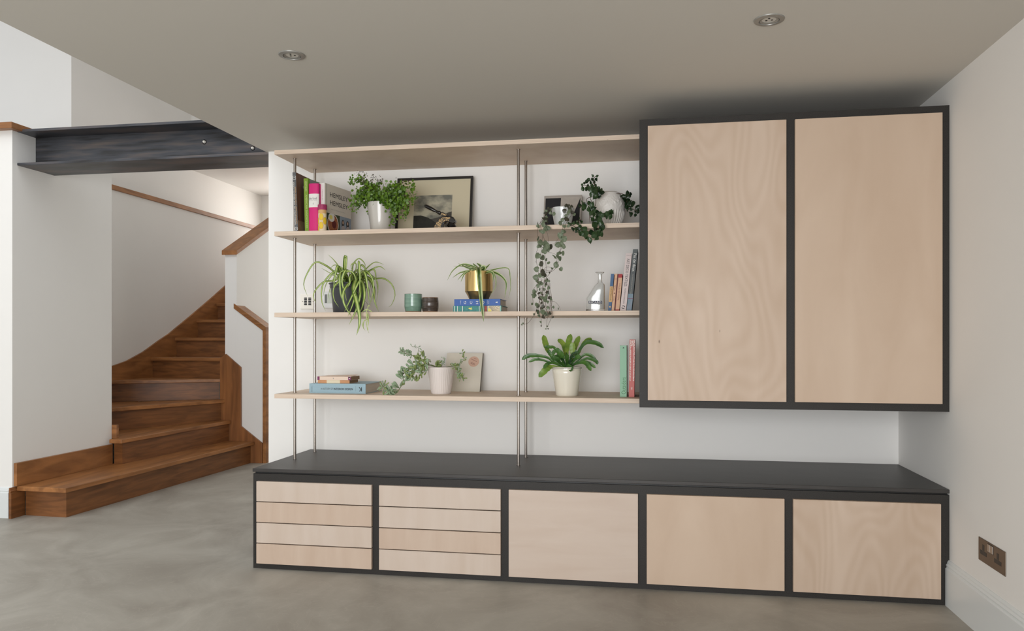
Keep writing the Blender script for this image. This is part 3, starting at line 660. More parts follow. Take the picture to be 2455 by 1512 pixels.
t, o, a, h, n = leaner('small_canvas', 'small abstract grey and black canvas behind the little white pot', 'picture', ((1302, 1393.5), 471.5), 4.30, 4.37, z2, .02)
n_ = n if n.y < 0 else -n
B().pb(o, a, h, n_ * .016).go('canvas', 'canvas_edge', t, bevel=.001)
pa = lambda f, g_, e=.0162: o + a * f + h * g_ + n_ * e
B().prism([pa(.04, .02), pa(.96, .02), pa(.96, .95), pa(.04, .95)], n_ * .0003).go('painted_field', 'canvas_grey', t)
B().prism([pa(.04, .02, .0166), pa(.42, .02, .0166), pa(.45, .93, .0166), pa(.04, .93, .0166)], n_ * .0003).go('painted_field', 'canvas_black', t)
B().prism([pa(.60, .02, .0166), pa(.94, .02, .0166), pa(.96, .92, .0166)], n_ * .0003).go('painted_field', 'canvas_black', t)

t, o, a, h, n = leaner('card_panel', 'plain pale grey card with a round peach sticker, leaning behind the ribbed pot', 'card', ((1063, 1150), 846), 4.30, 4.385, z4, .012)
n_ = n if n.y < 0 else -n
B().pb(o, a, h, n_ * .001).go('face', 'card', t); B().pb(o - n_ * .010, a * 1.012, h, n_ * .0098).go('edge', 'card_edge', t)
cc = o + a * .77 + h * .775 + n_ * .0012; rs = a.length * .15
B().disc(cc, rs, n_, 32).go('sticker', 'peach', t)
hd = h.normalized()
for dx, dz, wl in ((.25, .55, .5), (0, .25, 1.25), (-.15, -.3, .85), (-.15, -.5, .85)):
    text('ink' if 0 else '—', cc + X_ * dx * rs + hd * dz * rs + n_ * .0006, X_ * .9 - hd * .42, hd * .9 + X_ * .42, rs * wl, rs * .06, 'peach_ink', t, 'sticker_line')

# ---------------------------------------------------------------- embossing press
zp = lambda x, y, Y=4.10: P(970 + x / 12.6, 440 + y / 12.6, Y)
t = thing('seal_press', 'antique black seal press with gilt flowers and a raised lever, beside the framed print', 'ornament', zp(1150, 1310))
yb_ = 4.085
b = B(); out = [(868, 1330), (930, 1180), (985, 1110), (1050, 1050), (1110, 1012), (1180, 990), (1270, 985), (1390, 1000), (1465, 1030), (1520, 1075), (1538, 1120), (1520, 1170), (1470, 1205), (1400, 1190), (1320, 1170), (1250, 1158), (1205, 1180), (1184, 1230), (1178, 1330)]
b.prism([zp(x, y, yb_) for x, y in out], (0, .034, 0)); b.go('arched_body', 'blackgloss', t, bevel=0.004)
b = B(); inn = [(890, 1325), (945, 1190), (1060, 1065), (1180, 1005), (1380, 1015), (1380, 1040), (1320, 1130), (1230, 1120), (1150, 1160), (1100, 1240), (1085, 1325)]
b.prism([zp(x, y, yb_ - .0006) for x, y in inn], (0, .0005, 0)); b.go('gilt_flowers', 'gilt', t)
b = B(); b.prism([zp(1085, 880, yb_ + .005), zp(1130, 850, yb_ + .005), zp(1300, 930, yb_ + .005), zp(1480, 1015, yb_ + .005), zp(1500, 1080, yb_ + .005), zp(1300, 1000, yb_ + .005), zp(1090, 950, yb_ + .005)], (0, .022, 0)); b.go('lever_arm', 'blackgloss', t, bevel=.003)
b = B(); b.prism([zp(1100, 900, yb_ + .0045), zp(1150, 880, yb_ + .0045), zp(1270, 940, yb_ + .0045), zp(1220, 980, yb_ + .0045), zp(1100, 940, yb_ + .0045)], (0, .0005, 0)); b.go('gilt_flowers', 'gilt', t)
yc = yb_ + .016; hp = [zp(600, 655, yc), zp(625, 668, yc), zp(700, 705, yc), (zp(800, 755, yc)), zp(880, 800, yc), zp(950, 835, yc), zp(1000, 858, yc), zp(1040, 875, yc), zp(1075, 895, yc), zp(1100, 905, yc)]
un = (zp(100, 0, yc) - zp(0, 0, yc)).length / 100
b = B(); b.tube(hp, [20 * un, 46 * un, 55 * un, 54 * un, 50 * un, 36 * un, 40 * un, 58 * un, 52 * un, 28 * un], 20); b.go('lever_handle', 'blackgloss', t)
cb_ = zp(1420, 1296, yc); cb_.z = z2 + (zp(1420, 1296).z - z2) * 0
hh = (zp(1420, 1190, yc).z - z2)
B().lathe(Vector((cb_.x, yc, z2)), [(0, 0), (.036, 0), (.036, .006), (.026, hh * .35), (.018, hh * .45), (.026, hh * .62), (.024, hh * .75), (.016, hh + .002), (0, hh + .002)], 28).go('press_foot', 'blackgloss', t)
B().box(zp(868, 1330).x, zp(1540, 1330).x, yb_ - .012, yb_ + .046, z2, z2 + .006).go('base', 'blackgloss', t, bevel=.002)

# ================================================================ POTS AND PLANTS
def cw(u0, u1, v0, v1, Y): 
    a = P(u0, v0, Y); c = P(u1, v1, Y); return (a.x + c.x) / 2, abs(c.x - a.x) / 2
def prof_pot(r0, r1, h, wall=.004, lip=0.0, soil=.85):
    return [(0, 0), (r0 * .96, 0), (r0, .004), (r0 + (r1 - r0) * .5, h * .5), (r1, h - .004), (r1 + lip, h - .002), (r1 + lip, h), (r1 - wall, h), (r1 - wall - .001, h * .8), (r0 - wall if r0 > wall * 2 else r0 * .8, h * .55), (0, h * .55)]
# --- maidenhair fern
YP = 4.13
cx, r1 = cw(882, 943, 500, 500, YP); _, r0 = cw(890.5, 940, 548, 548, YP); hz = P(912, 487, YP).z - z2
t = thing('potted_fern', 'feathery maidenhair fern in a tall glossy white pot before the framed print', 'potted plant', (cx, YP, z2))
B().lathe((cx, YP, z2), prof_pot(r0 * .86, r1, hz), 40, fn=lambda a, z, r: r * .02 * abs(math.sin(4 * a))).go('pot', 'potwhite', t, sharp=50)
B().lathe((cx, YP, z2), [(r1 * .9, hz * .86), (0, hz * .9)], 24).go('soil', 'soil', t)
zf = lambda x, y, Y: P(835 + x / 10.08, 405 + y / 10.08, Y)
tips = [((60, 345), (300, 290), 0), ((230, 75), (350, 300), 2), ((400, 75), (430, 330), 2), ((620, 140), (560, 400), 2), ((800, 300), (700, 300), 2), ((100, 1000), (250, 620), 0), ((230, 900), (300, 640), 0), ((540, 1060), (520, 800), 0), ((790, 1090), (850, 850), 0), ((1090, 1310), (1130, 900), 0), ((1370, 1170), (1250, 800), 0), ((1440, 1000), (1360, 640), 0), ((1620, 760), (1420, 440), 1), ((1470, 310), (1200, 380), 2), ((1000, 380), (960, 560), 1), ((1250, 400), (1100, 520), 0), ((620, 440), (760, 640), 0), ((280, 520), (480, 560), 0), ((260, 760), (480, 600), 0), ((420, 860), (560, 720), 0), ((1180, 700), (1060, 640), 0), ((1020, 930), (980, 800), 0), ((1250, 960), (1180, 720), 0), ((400, 420), (600, 560), 0), ((780, 560), (820, 660), 0), ((700, 820), (760, 740), 0), ((1330, 560), (1180, 520), 0), ((1400, 900), (1290, 640), 1), ((1100, 1080), (1110, 820), 0), ((600, 640), (700, 680), 0), ((520, 700), (640, 700), 0), ((1000, 700), (960, 720), 0), ((880, 720), (880, 760), 0), ((350, 640), (560, 600), 0), ((440, 330), (600, 520), 1)]
def leaflet(b, p, s, mi=0):
    u_ = Vector((random.gauss(0, 1), random.gauss(0, .45), random.gauss(0, 1))).normalized(); n1 = Vector((random.gauss(0, .5), -1, random.gauss(.3, .5))).normalized()
    v_ = n1.cross(u_).normalized(); pts = [(0, 0), (.3, .42), (.62, .66), (.78, .36), (1.0, .34), (.9, 0), (1.0, -.34), (.78, -.36), (.62, -.66), (.3, -.42)]
    b.add([p + (u_ * x + v_ * y + n1 * (.12 * abs(y))) * s for x, y in pts], [tuple(range(10))], mi)
for i, (tp, md, dry) in enumerate(tips):
    yt = YP + random.uniform(-.11, .08); yt = min(yt, 4.28)
    crown = Vector((cx + random.uniform(-.02, .02), YP + random.uniform(-.02, .02), z2 + hz * .92))
    ps = crom([crown, zf(*md, YP * .4 + yt * .6), zf(*tp, yt)], 16)
    b = B(); b.tube(ps, .0007, 4, 1, cap=False)
    for k in range(3, 17):
        f = k / 16; s = .021 * (1 - .45 * f) * random.uniform(.7, 1.15)
        if dry == 2 and f > .45: s *= .42
        if dry == 1 and f > .7: s *= .6
        for m_ in range(5 if (dry < 2 or f < .45) else 4):
            spread = .02 * (1 - .5 * f) * (1.2 if dry < 2 else .9)
            leaflet(b, ps[k] + Vector((random.gauss(0, spread), random.gauss(0, spread), random.gauss(0, spread * .8))), s, 2 if (dry == 2 and f > .5) else 0)
    b.go('frond', ['fern', 'stem', 'fern_dry'], t, kind='stuff')

# --- spider plant in grey pot
YP = 4.15
cx, r1 = cw(795, 876, 680, 680, YP); _, r0 = cw(801, 869, 747, 747, YP); hz = P(830, 679, YP).z - z3
t = thing('spider_plant', 'large arching variegated spider plant in a dark grey plastic pot', 'potted plant', (cx, YP, z3))
B().lathe((cx, YP, z3), [(0, 0), (r0 * .98, 0), (r0, .003), (r1 * .98, hz * .84), (r1 * 1.03, hz * .86), (r1 * 1.03, hz * .95), (r1 * 1.09, hz * .965), (r1 * 1.09, hz), (r1 * 1.02, hz), (r1 * .94, hz * .8), (0, hz * .8)], 40).go('pot', 'potgrey', t)
B().lathe((cx, YP, z3), [(r1 * .95, hz * .9), (0, hz * .93)], 24).go('soil', 'soil', t)
zs = lambda x, y, Y: P(640 + x / 5.337, 560 + y / 5.337, Y)
def traced(lst, fn, base, Yb, mats, parent, unit, stripes, prof=blade, nm='leaf', fold=.25, wav=0, fast=1.15):
    for pts, wd, yt in lst:
        n = len(pts); P3 = [base + Vector((random.uniform(-.012, .012), random.uniform(-.012, .012), 0))] if base else []
        for i, (x, y) in enumerate(pts):
            f = (i + (1 if base else 0)) / (n - (0 if base else 1)); P3.append(fn(x, y, Yb + (yt - Yb) * min(1, f * fast)))
        ribbon(P3, wd * unit, prof, mats, parent, nm, n=18, fold=fold, turn=random.uniform(-.35, .35), stripes=stripes, wav=wav)
un = (zs(100, 0, 4.05) - zs(0, 0, 4.05)).length / 100
base = Vector((cx, YP, z3 + hz * .95))
L = [([(1000, 480), (1003, 300), (1015, 330), (1015, 470)], 50, 4.0), ([(960, 520), (905, 415), (870, 560), (845, 740)], 36, 3.97), ([(960, 520), (935, 520), (935, 660), (960, 830), (1060, 985)], 34, 3.96),
     ([(850, 480), (740, 400), (620, 365), (520, 500), (470, 650), (520, 800)], 24, 4.06), ([(930, 440), (850, 330), (780, 265)], 14, 4.16), ([(1000, 540), (860, 600), (720, 620), (610, 740), (600, 820), (630, 890)], 24, 4.05),
     ([(1000, 520), (870, 480), (720, 640), (700, 850), (750, 990)], 26, 4.0), ([(1000, 560), (900, 620), (850, 720), (860, 840), (920, 940)], 26, 3.97), ([(1060, 520), (1010, 460), (960, 600), (1000, 780), (1020, 860)], 34, 3.95),
     ([(1160, 520), (1170, 365), (1185, 420), (1190, 620), (1170, 860)], 38, 3.93), ([(1090, 480), (1110, 380), (1180, 318), (1250, 380), (1255, 450)], 20, 4.1), ([(1180, 540), (1260, 460), (1380, 365), (1500, 395)], 22, 4.12),
     ([(1200, 560), (1320, 470), (1440, 420), (1520, 470)], 24, 4.08), ([(1250, 600), (1400, 575), (1500, 575), (1600, 650), (1640, 780), (1600, 900), (1555, 940)], 20, 4.1), ([(1200, 540), (1270, 480), (1350, 580), (1360, 750), (1300, 950)], 30, 3.99),
     ([(1180, 520), (1250, 500), (1290, 700), (1310, 900)], 38, 3.96), ([(1250, 520), (1370, 460), (1400, 600), (1425, 760)], 22, 4.05), ([(1280, 560), (1370, 700), (1375, 850), (1430, 1000)], 36, 4.02),
     ([(1200, 560), (1165, 640), (1060, 860), (990, 1000)], 46, 3.935), ([(1140, 560), (1110, 700), (1150, 880), (1185, 1050), (1180, 1180), (1145, 1300)], 56, 3.905), ([(1130, 620), (1130, 760), (1100, 900), (1035, 1055)], 42, 3.93),
     ([(1180, 640), (1190, 800), (1130, 1000), (1050, 1165)], 34, 3.92), ([(1200, 600), (1250, 760), (1230, 900), (1190, 1010)], 46, 3.94), ([(1080, 600), (980, 740), (990, 900), (1080, 1060)], 44, 3.935),
     ([(960, 600), (1050, 480), (1150, 560)], 30, 3.98), ([(930, 640), (1000, 490), (1100, 500), (1150, 620)], 32, 3.96), ([(800, 500), (690, 437)], 10, 4.15), ([(1040, 560), (980, 560), (900, 640), (860, 700)], 34, 3.97),
     ([(1100, 500), (1060, 560), (1060, 640), (1000, 720)], 36, 3.96), ([(1230, 520), (1330, 530), (1420, 640), (1400, 900)], 22, 4.04), ([(1130, 560), (1060, 480), (960, 480), (900, 560), (880, 600)], 26, 4.0), ([(1000, 480), (880, 400), (800, 450)], 18, 4.12), ([(1180, 480), (1210, 400), (1270, 470), (1280, 600)], 30, 4.0), ([(1130, 500), (1140, 380), (1080, 400), (1090, 480)], 26, 4.02)]
traced(L, zs, base, YP, ['sp_green', 'sp_cream'], t, un, (0, 1, 1, 0), fast=2.4)
for k in range(14):
    a = random.uniform(0, 6.28); r = random.uniform(.07, .13); d = Vector((math.cos(a), math.sin(a) * .8, 0))
    ps = [base, base + d * r * .5 + Z_ * random.uniform(.05, .10), base + d * r + Z_ * random.uniform(-.01, .05), base + d * r * 1.2 - Z_ * random.uniform(.05, .11)]
    ps[3].y = min(ps[3].y, 4.3)
    ribbon(ps, .0085, blade, ['sp_green', 'sp_cream'], t, 'leaf', turn=random.uniform(-.3, .3))
# trailing plantlet
b = B(); b.tube([base + Vector((.03, -.05, 0)), zs(1290, 900, 3.93), zs(1290, 980, 3.915)], .001, 5); b.go('runner', 'stem_green', t)
for pts in ([(1290, 960), (1240, 985), (1215, 1010)], [(1290, 970), (1330, 990), (1350, 1000)], [(1290, 960), (1270, 1000), (1275, 1060), (1300, 1080)], [(1290, 1000), (1285, 1090), (1240, 1120), (1235, 1200), (1265, 1250)], [(1290, 1000), (1300, 1100), (1275, 1130), (1285, 1220), (1308, 1272)], [(1290, 1010), (1275, 1070), (1300, 1120), (1290, 1200), (1300, 1260)], [(1250, 1110), (1225, 1160), (1240, 1230)], [(1290, 960), (1300, 920), (1330, 930)]):
    ribbon([zs(x, y, 3.915 + random.uniform(-.006, .006)) for x, y in pts], .0055, blade, ['sp_pale', 'sp_cream'], t, 'plantlet_leaf', wav=.3)

# --- cups
for (u0, u1, vt, vb, fm, lb, mt) in ((970.3, 1011.5, 704, 746.8, 0, 'ribbed celadon green cup beside the shorter brown cup', 'celadon'), (1012, 1051, 712.5, 746.8, 1, 'short dark brown ribbed cup beside the celadon green cup', 'browncup')):
    YP = 4.02; cx, r = cw(u0, u1, 725, 725, YP); hz = P((u0 + u1) / 2, vt, YP - r * .7).z - z3
    t = thing('cup', lb, 'cup', (cx, YP, z3), 'handmade cups')
    rib = lambda a, z, r_: .0006 * math.sin(z * 900) if r_ > .02 else 0
    pr = [(0, 0), (r * .78, 0), (r * .86, .003)] + [(r * (.9 + .1 * min(1, k / 6) - (.06 * max(0, (k - 16) / 8) if fm else .02 * max(0, (k - 16) / 8))), hz * (.07 + .93 * k / 24)) for k in range(25)] + [(r * .88, hz), (r * .84, hz * .5), (0, hz * .12)]
    B().lathe((cx, YP, z3), pr, 40, fn=rib).go('body', mt, t)
    B().lathe((cx, YP, z3), [(r * (.98 if not fm else .945), hz - .003), (r * (.98 if not fm else .945), hz + .0006), (r * .87, hz + .0006), (r * .87, hz - .003)], 40).go('rim', 'stoneware', t)
    B().lathe((cx, YP, z3), [(r * .8, .0), (r * .885, .004), (r * .9, .006)], 40).go('foot', 'stoneware', t)

# --- gold pot on two books
YP = 4.06
def lying(name, label, u0, u1, vt, vb, Yf, depth, z, cov, pages, name2=None, du=None, hard=True, group=None):
    x0 = P(u0, vb, Yf).x; x1 = P(u1, vb, Yf).x; h_ = (vb - vt) / F * (P(u0, vb, Yf) - Vector((0, 0, H))).length * .985
    o = Vector((x0, Yf, z)); th = Z_ * h_; htv = X_ * (x1 - x0)
    t = book(name, label, o, th, htv, Vector((0.0, depth, 0)), cov, pages, hard); return t, o, th, htv
t, o, th, ht = lying('puzzle_book', 'teal patterned book lying under the royal blue book', 1086.5, 1202, 733, 747.5, 3.975, .2, z3, 'teal', 'pageg')
hb1 = th.length; fx = lambda f: o + ht * f
for f, w_, m_ in ((.03, .012, 'paper'), (.09, .01, 'paper'), (.195, .014, 'paper'), (.545, .01, 'paper'), (.705, .006, 'paper'), (.985, .014, 'teal_pale')):
    B().pb(fx(f - w_ / 2) + Z_ * .001, ht * w_, Y_ * -.0004, th - Z_ * .002).go('spine_stripe', m_, t)
B().pb(fx(.65) + Z_ * .001, ht * .055, Y_ * -.0004, th - Z_ * .002).go('spine_panel', 'coral', t)
B().pb(fx(.715) + Z_ * .001, ht * .255, Y_ * -.0003, th - Z_ * .002).go('spine_panel', 'cream_print', t)
sun = fx(.73) + Z_ * .001 - Y_ * .0006
b = B(); b.prism([sun] + [sun + Vector((math.cos(a), 0, math.sin(a))) * .017 for a in [k * math.pi / 16 for k in range(9)]], (0, -.0003, 0)); b.go('sun_emblem', 'rind', t)
wx, hx = ht.length * .235, th.length - .003
for k in range(9):
    a = .12 + k * .15; d = Vector((math.cos(a), 0, math.sin(a))); far = min(wx / max(d.x, .01), hx / max(d.z, .01)); nrm_ = Vector((-d.z, 0, d.x))
    if far > .02: B().pb(sun + d * .019 - Y_ * .0001, d * (far - .019), nrm_ * .0014, Y_ * -.0003).go('sun_ray', 'ink', t)
b = B(); bp_ = fx(.36) + th * .5 - Y_ * .0006
b.prism([bp_ + Vector(p) for p in ((-.012, 0, .002), (-.004, 0, .006), (.002, 0, .004), (.008, 0, .009), (.006, 0, .001), (.012, 0, -.002), (.003, 0, -.004), (-.004, 0, -.002))], (0, -.0003, 0)); b.go('bird_emblem', 'rind', t)
t, o, th, ht = lying('puzzle_book', 'royal blue book with white letters lying under the gold plant pot', 1089, 1199.5, 717, 733, 3.978, .185, z3 + hb1, 'royal', 'pageg')
hb2 = th.length
for f, s_, hh_ in ((.235, 'G', .43), (.37, 'C', .43), (.50, 'H', .43), (.635, 'Q', .43)):
    text(s_, o + ht * f + th * .48 - Y_ * .0002, Z_, -X_, th.length * .42, .0125, 'paper', t, 'title')
text('THE', o + ht * .14 + th * .5 - Y_ * .0002, Z_, -X_, th.length * .6, .004, 'paper', t)
text('PUZZLE', o + ht * .72 + th * .5 - Y_ * .0002, Z_, -X_, th.length * .65, .0038, 'paper', t); text('BOOK', o + ht * .75 + th * .5 - Y_ * .0002, Z_, -X_, th.length * .5, .0034, 'paper', t)
b = B(); pc = o + ht * .92 + th * .5 - Y_ * .0004
b.prism([pc + Vector(p) for p in ((-.007, 0, .0005), (.001, 0, .0032), (.004, 0, .004), (.0055, 0, 0), (.004, 0, -.004), (.001, 0, -.0032), (-.007, 0, -.0005))], (0, -.0003, 0)); b.go('emblem', 'paper', t)
zg = z3 + hb1 + hb2
YP = 4.06; cx, r = cw(1115.5, 1181, 680, 680, YP); hz = P(1148, 651, YP).z - zg; hc = P(1148, 699.5, YP).z - zg
t = thing('spider_plant', 'small spider plant in a shiny gold pot standing on the blue book', 'potted plant', (cx, YP, zg))
b = B(); b.lathe((cx, YP, zg), [(0, 0), (r * .66, 0), (r * .70, .002)], 48)
b.lathe((cx, YP, zg), [(r * .70, .002), (r * .80, hc * .4), (r * .97, hc * .95), (r, hc), (r, hz * .6), (r, hz), (r * .97, hz), (r * .96, hz * .7), (0, hz * .7)], 48, fn=lambda a, z, rr: (-.0045 * abs(math.sin(4 * a)) if .003 < z < hc * .96 else 0)); b.go('pot', 'gold', t, sharp=25)
B().lathe((cx, YP, zg), [(r * .96, hz * .86), (0, hz * .88)], 24).go('soil', 'soil', t)
zgf = lambda x, y, Y: P(1060 + x / 4.91, 560 + y / 4.91, Y); un = (zgf(100, 0, 4.0) - zgf(0, 0, 4.0)).length / 100
base = Vector((cx, YP, zg + hz * .88))
L = [([(400, 400), (250, 360), (130, 430), (60, 550)], 26, 4.03), ([(400, 420), (300, 400), (190, 350)], 36, 4.08), ([(370, 420), (290, 390), (130, 380)], 16, 4.1), ([(330, 440), (250, 450), (200, 465), (120, 520)], 28, 4.02), ([(330, 440), (270, 460), (230, 490), (180, 550)], 26, 4.0), ([(330, 445), (270, 470), (240, 520), (220, 570)], 22, 3.98),
     ([(430, 430), (400, 390), (360, 345)], 46, 4.09), ([(450, 430), (450, 380), (404, 345)], 56, 4.1), ([(480, 440), (520, 400), (567, 352)], 44, 4.1), ([(470, 440), (495, 400), (470, 395), (430, 440)], 60, 4.02), ([(540, 440), (620, 420), (700, 403), (780, 410), (800, 500), (805, 650), (780, 760)], 16, 4.0),
     ([(560, 450), (640, 465), (720, 520), (757, 600), (735, 755)], 36, 3.99), ([(540, 440), (600, 455), (632, 540), (625, 640), (560, 725)], 18, 3.98), ([(560, 450), (600, 480), (600, 570)], 34, 3.98), ([(425, 400), (432, 450), (440, 560), (455, 740), (475, 920), (490, 1035)], 62, 3.915), ([(370, 430), (355, 440), (345, 485)], 24, 3.99), ([(330, 430), (350, 410), (300, 380), (230, 380)], 22, 4.1), ([(520, 440), (570, 440), (640, 460), (630, 490)], 20, 4.0), ([(400, 420), (350, 385), (280, 370)], 34, 4.05)]
traced(L, zgf, base, YP, ['sp_dark', 'sp_pale'], t, un, (1, 0, 0, 1), fold=.3, fast=3.0)
ribbon([Vector((cx - .06, 4.19, zg + .05)), Vector((cx - .075, 4.19, zg + .02)), Vector((cx - .08, 4.18, zg + .0))], .014, blade, ['sp_green', 'sp_dark'], t)

# --- small white pot with string of hearts
YP = 4.12; cx, r1 = cw(1322, 1377, 500, 500, YP); _, r0 = cw(1326, 1371, 535, 535, YP)
hz = P(1350, 496.5, YP - r1 * .5).z - z2
t = thing('trailing_hearts_plant', 'trailing string of hearts in a small glossy white pot, hanging below the shelf', 'potted plant', (cx, YP, z2))
B().lathe((cx, YP, z2), prof_pot(r0 * .82, r1, hz), 40).go('pot', 'potmilk', t); B().lathe((cx, YP, z2), [(r1 * .9, hz * .9), (0, hz * .92)], 24).go('soil', 'soil', t)
def heart_mesh(nm, m, shape):
    b = B(); n = len(shape); mid = [(0, .05), (0, .3), (0, .6), (0, .9)]
    vs = [Vector((x, .1 - .5 * (y - .5) ** 2, y)) for x, y in shape] + [Vector((x * .5, .02 - .5 * (y - .5) ** 2, .5 + (y - .5) * .55)) for x, y in shape] + [Vector((0, .0, .5))]
    b.add(vs, [(i, (i + 1) % n, (i + 1) % n + n, i + n) for i in range(n)] + [(i + n, (i + 1) % n + n, 2 * n) for i in range(n)], 0, True)
    me_o = b.go(nm, m, None, sharp=80); me = me_o.data; bpy.data.objects.remove(me_o); return me
hs = [(0, .12), (.2, .02), (.42, .1), (.54, .38), (.44, .68), (.2, .92), (0, 1.02), (-.2, .92), (-.44, .68), (-.54, .38), (-.42, .1), (-.2, .02)]
HM = [heart_mesh('leaf', 'hearts', hs), heart_mesh('leaf', 'hearts_dark', hs)]
def put_leaf(me, p, sz, parent, up=None, yaw=None, stretch=1.0):
    ob = bpy.data.objects.new('leaf', me); C.objects.link(ob); ob.parent = parent
    ob.location = Vector(p) - root_of(parent) if True else p
    ob.rotation_euler = (random.gauss(.1, .35), up if up is not None else random.uniform(0, 6.28), random.gauss(0, .5) if yaw is None else yaw); ob.scale = (sz * stretch, sz, sz); return ob
zh = lambda x, y, Y=3.915: P(1240 + x / 6.573, 570 + y / 6.573, Y)
zh0 = lambda x, y, Y=3.93: P(1270 + x / 7.96, 410 + y / 7.96, Y)
rimL = Vector((cx - r1 * .8, YP - r1 * .6, z2 + hz)); rimR = Vector((cx + r1 * .7, YP - r1 * .7, z2 + hz))
strands = [
 [rimL, zh0(400, 740, 4.03), zh0(300, 830, 3.96), zh0(230, 960, 3.93), zh0(150, 1040, 3.92), zh0(150, 1200, 3.915), zh(340, 100), zh(300, 250), zh(310, 420), zh(330, 500), zh(320, 700), zh(240, 850), zh(250, 1000), zh(250, 1050)],
 [rimL, zh0(420, 800, 4.0), zh0(330, 950, 3.935), zh0(270, 1100, 3.915), zh0(240, 1300, 3.915), zh(390, 90), zh(375, 230), zh(370, 400), zh(370, 600), zh(400, 800), zh(390, 1000), zh(480, 1180), zh(470, 1300), zh(465, 1440)],
 [rimL, zh0(380, 760, 4.02), zh0(250, 900, 3.94), zh0(200, 1000, 3.915), zh0(230, 1150), zh0(280, 1320), zh(430, 130), zh(440, 300), zh(455, 450), zh(455, 600), zh(490, 800), zh(520, 950), zh(540, 1100), zh(545, 1230), zh(480, 1390)],
 [rimL, zh0(330, 800, 3.99), zh0(290, 1010, 3.92), zh0(350, 1250), zh(480, 100), zh(400, 260), zh(400, 450), zh(340, 620), zh(300, 820), zh(350, 950), zh(330, 1060), zh(260, 1220), zh(170, 1340), zh(85, 1360)],
 [rimR, zh0(760, 780, 3.99), zh0(690, 930, 3.94), zh0(640, 1010, 3.915), zh0(620, 1150), zh0(610, 1300), zh(700, 100), zh(660, 230), zh(630, 330), zh(600, 420), zh(520, 550), zh(430, 680), zh(400, 860), zh(380, 1000), zh(370, 1150), zh(430, 1280)],
 [rimR, zh0(800, 820, 3.97), zh0(700, 980, 3.925), zh0(660, 1100), zh0(640, 1350), zh(690, 180), zh(650, 290), zh(640, 420), zh(560, 520), zh(440, 560), zh(430, 720), zh(470, 880), zh(520, 1000), zh(500, 1150)],
 [zh(440, 235), zh(560, 240), zh(640, 290)], [zh(400, 540), zh(450, 465), zh(540, 470), (zh(520, 520)), zh(420, 500)], [zh0(310, 1400), zh0(450, 1390), zh0(540, 1300), zh0(600, 1180)],
 [zh(520, 1000), zh(600, 1010), zh(660, 1080), zh(680, 1140)], [zh(500, 700), zh(500, 850), zh(530, 1000), zh(540, 1200)], [zh(430, 800), zh(440, 1000), zh(480, 1200)], [zh(350, 900), zh(400, 1050), zh(350, 1200), zh(430, 1270), zh(540, 1200)], [zh(370, 1180), zh(380, 1280), zh(385, 1390)]]
for k in range(9):
    xa = random.uniform(330, 520); strands.append([zh(xa, 560 + 30 * k, 3.91), zh(xa + random.uniform(-50, 50), 800, 3.905), zh(xa + random.uniform(-60, 60), 1000, 3.91), zh(xa + random.uniform(-50, 50), 1190, 3.915)])
for s_ in strands:
    b = B(); b.tube(crom(s_, len(s_) * 5), .0008, 4, cap=False); b.go('vine', 'stem', t)
# leaf spots: (x, y, size px-units) traced clusters
LP0 = [(380, 700, 60), (420, 740, 60), (350, 740, 50), (430, 810, 70), (390, 830, 60), (320, 790, 60), (290, 830, 60), (340, 860, 60), (310, 890, 60), (260, 890, 50), (270, 930, 60), (330, 930, 70), (350, 960, 60), (220, 980, 70), (260, 990, 60), (150, 980, 50), (130, 1030, 50), (160, 1060, 50), (190, 1060, 50), (310, 1020, 80), (260, 1070, 80), (320, 1080, 80), (230, 1120, 80), (280, 1140, 80), (250, 1170, 70), (210, 1150, 60), (165, 1310, 90),
       (700, 690, 70), (760, 680, 70), (800, 700, 60), (730, 740, 80), (700, 770, 80), (780, 770, 80), (830, 760, 70), (840, 810, 60), (760, 820, 70), (720, 850, 60), (720, 900, 70), (660, 930, 70), (700, 960, 80), (620, 990, 80), (660, 1020, 70), (590, 1010, 60), (720, 1020, 60), (615, 1120, 60), (640, 1150, 60), (600, 1190, 60), (650, 1190, 60), (610, 1260, 100), (640, 1290, 80), (620, 1350, 90), (570, 1390, 90), (620, 1440, 70), (180, 1470, 70), (270, 1410, 100), (330, 1400, 100), (250, 1450, 80), (370, 1440, 90), (320, 1460, 80)]
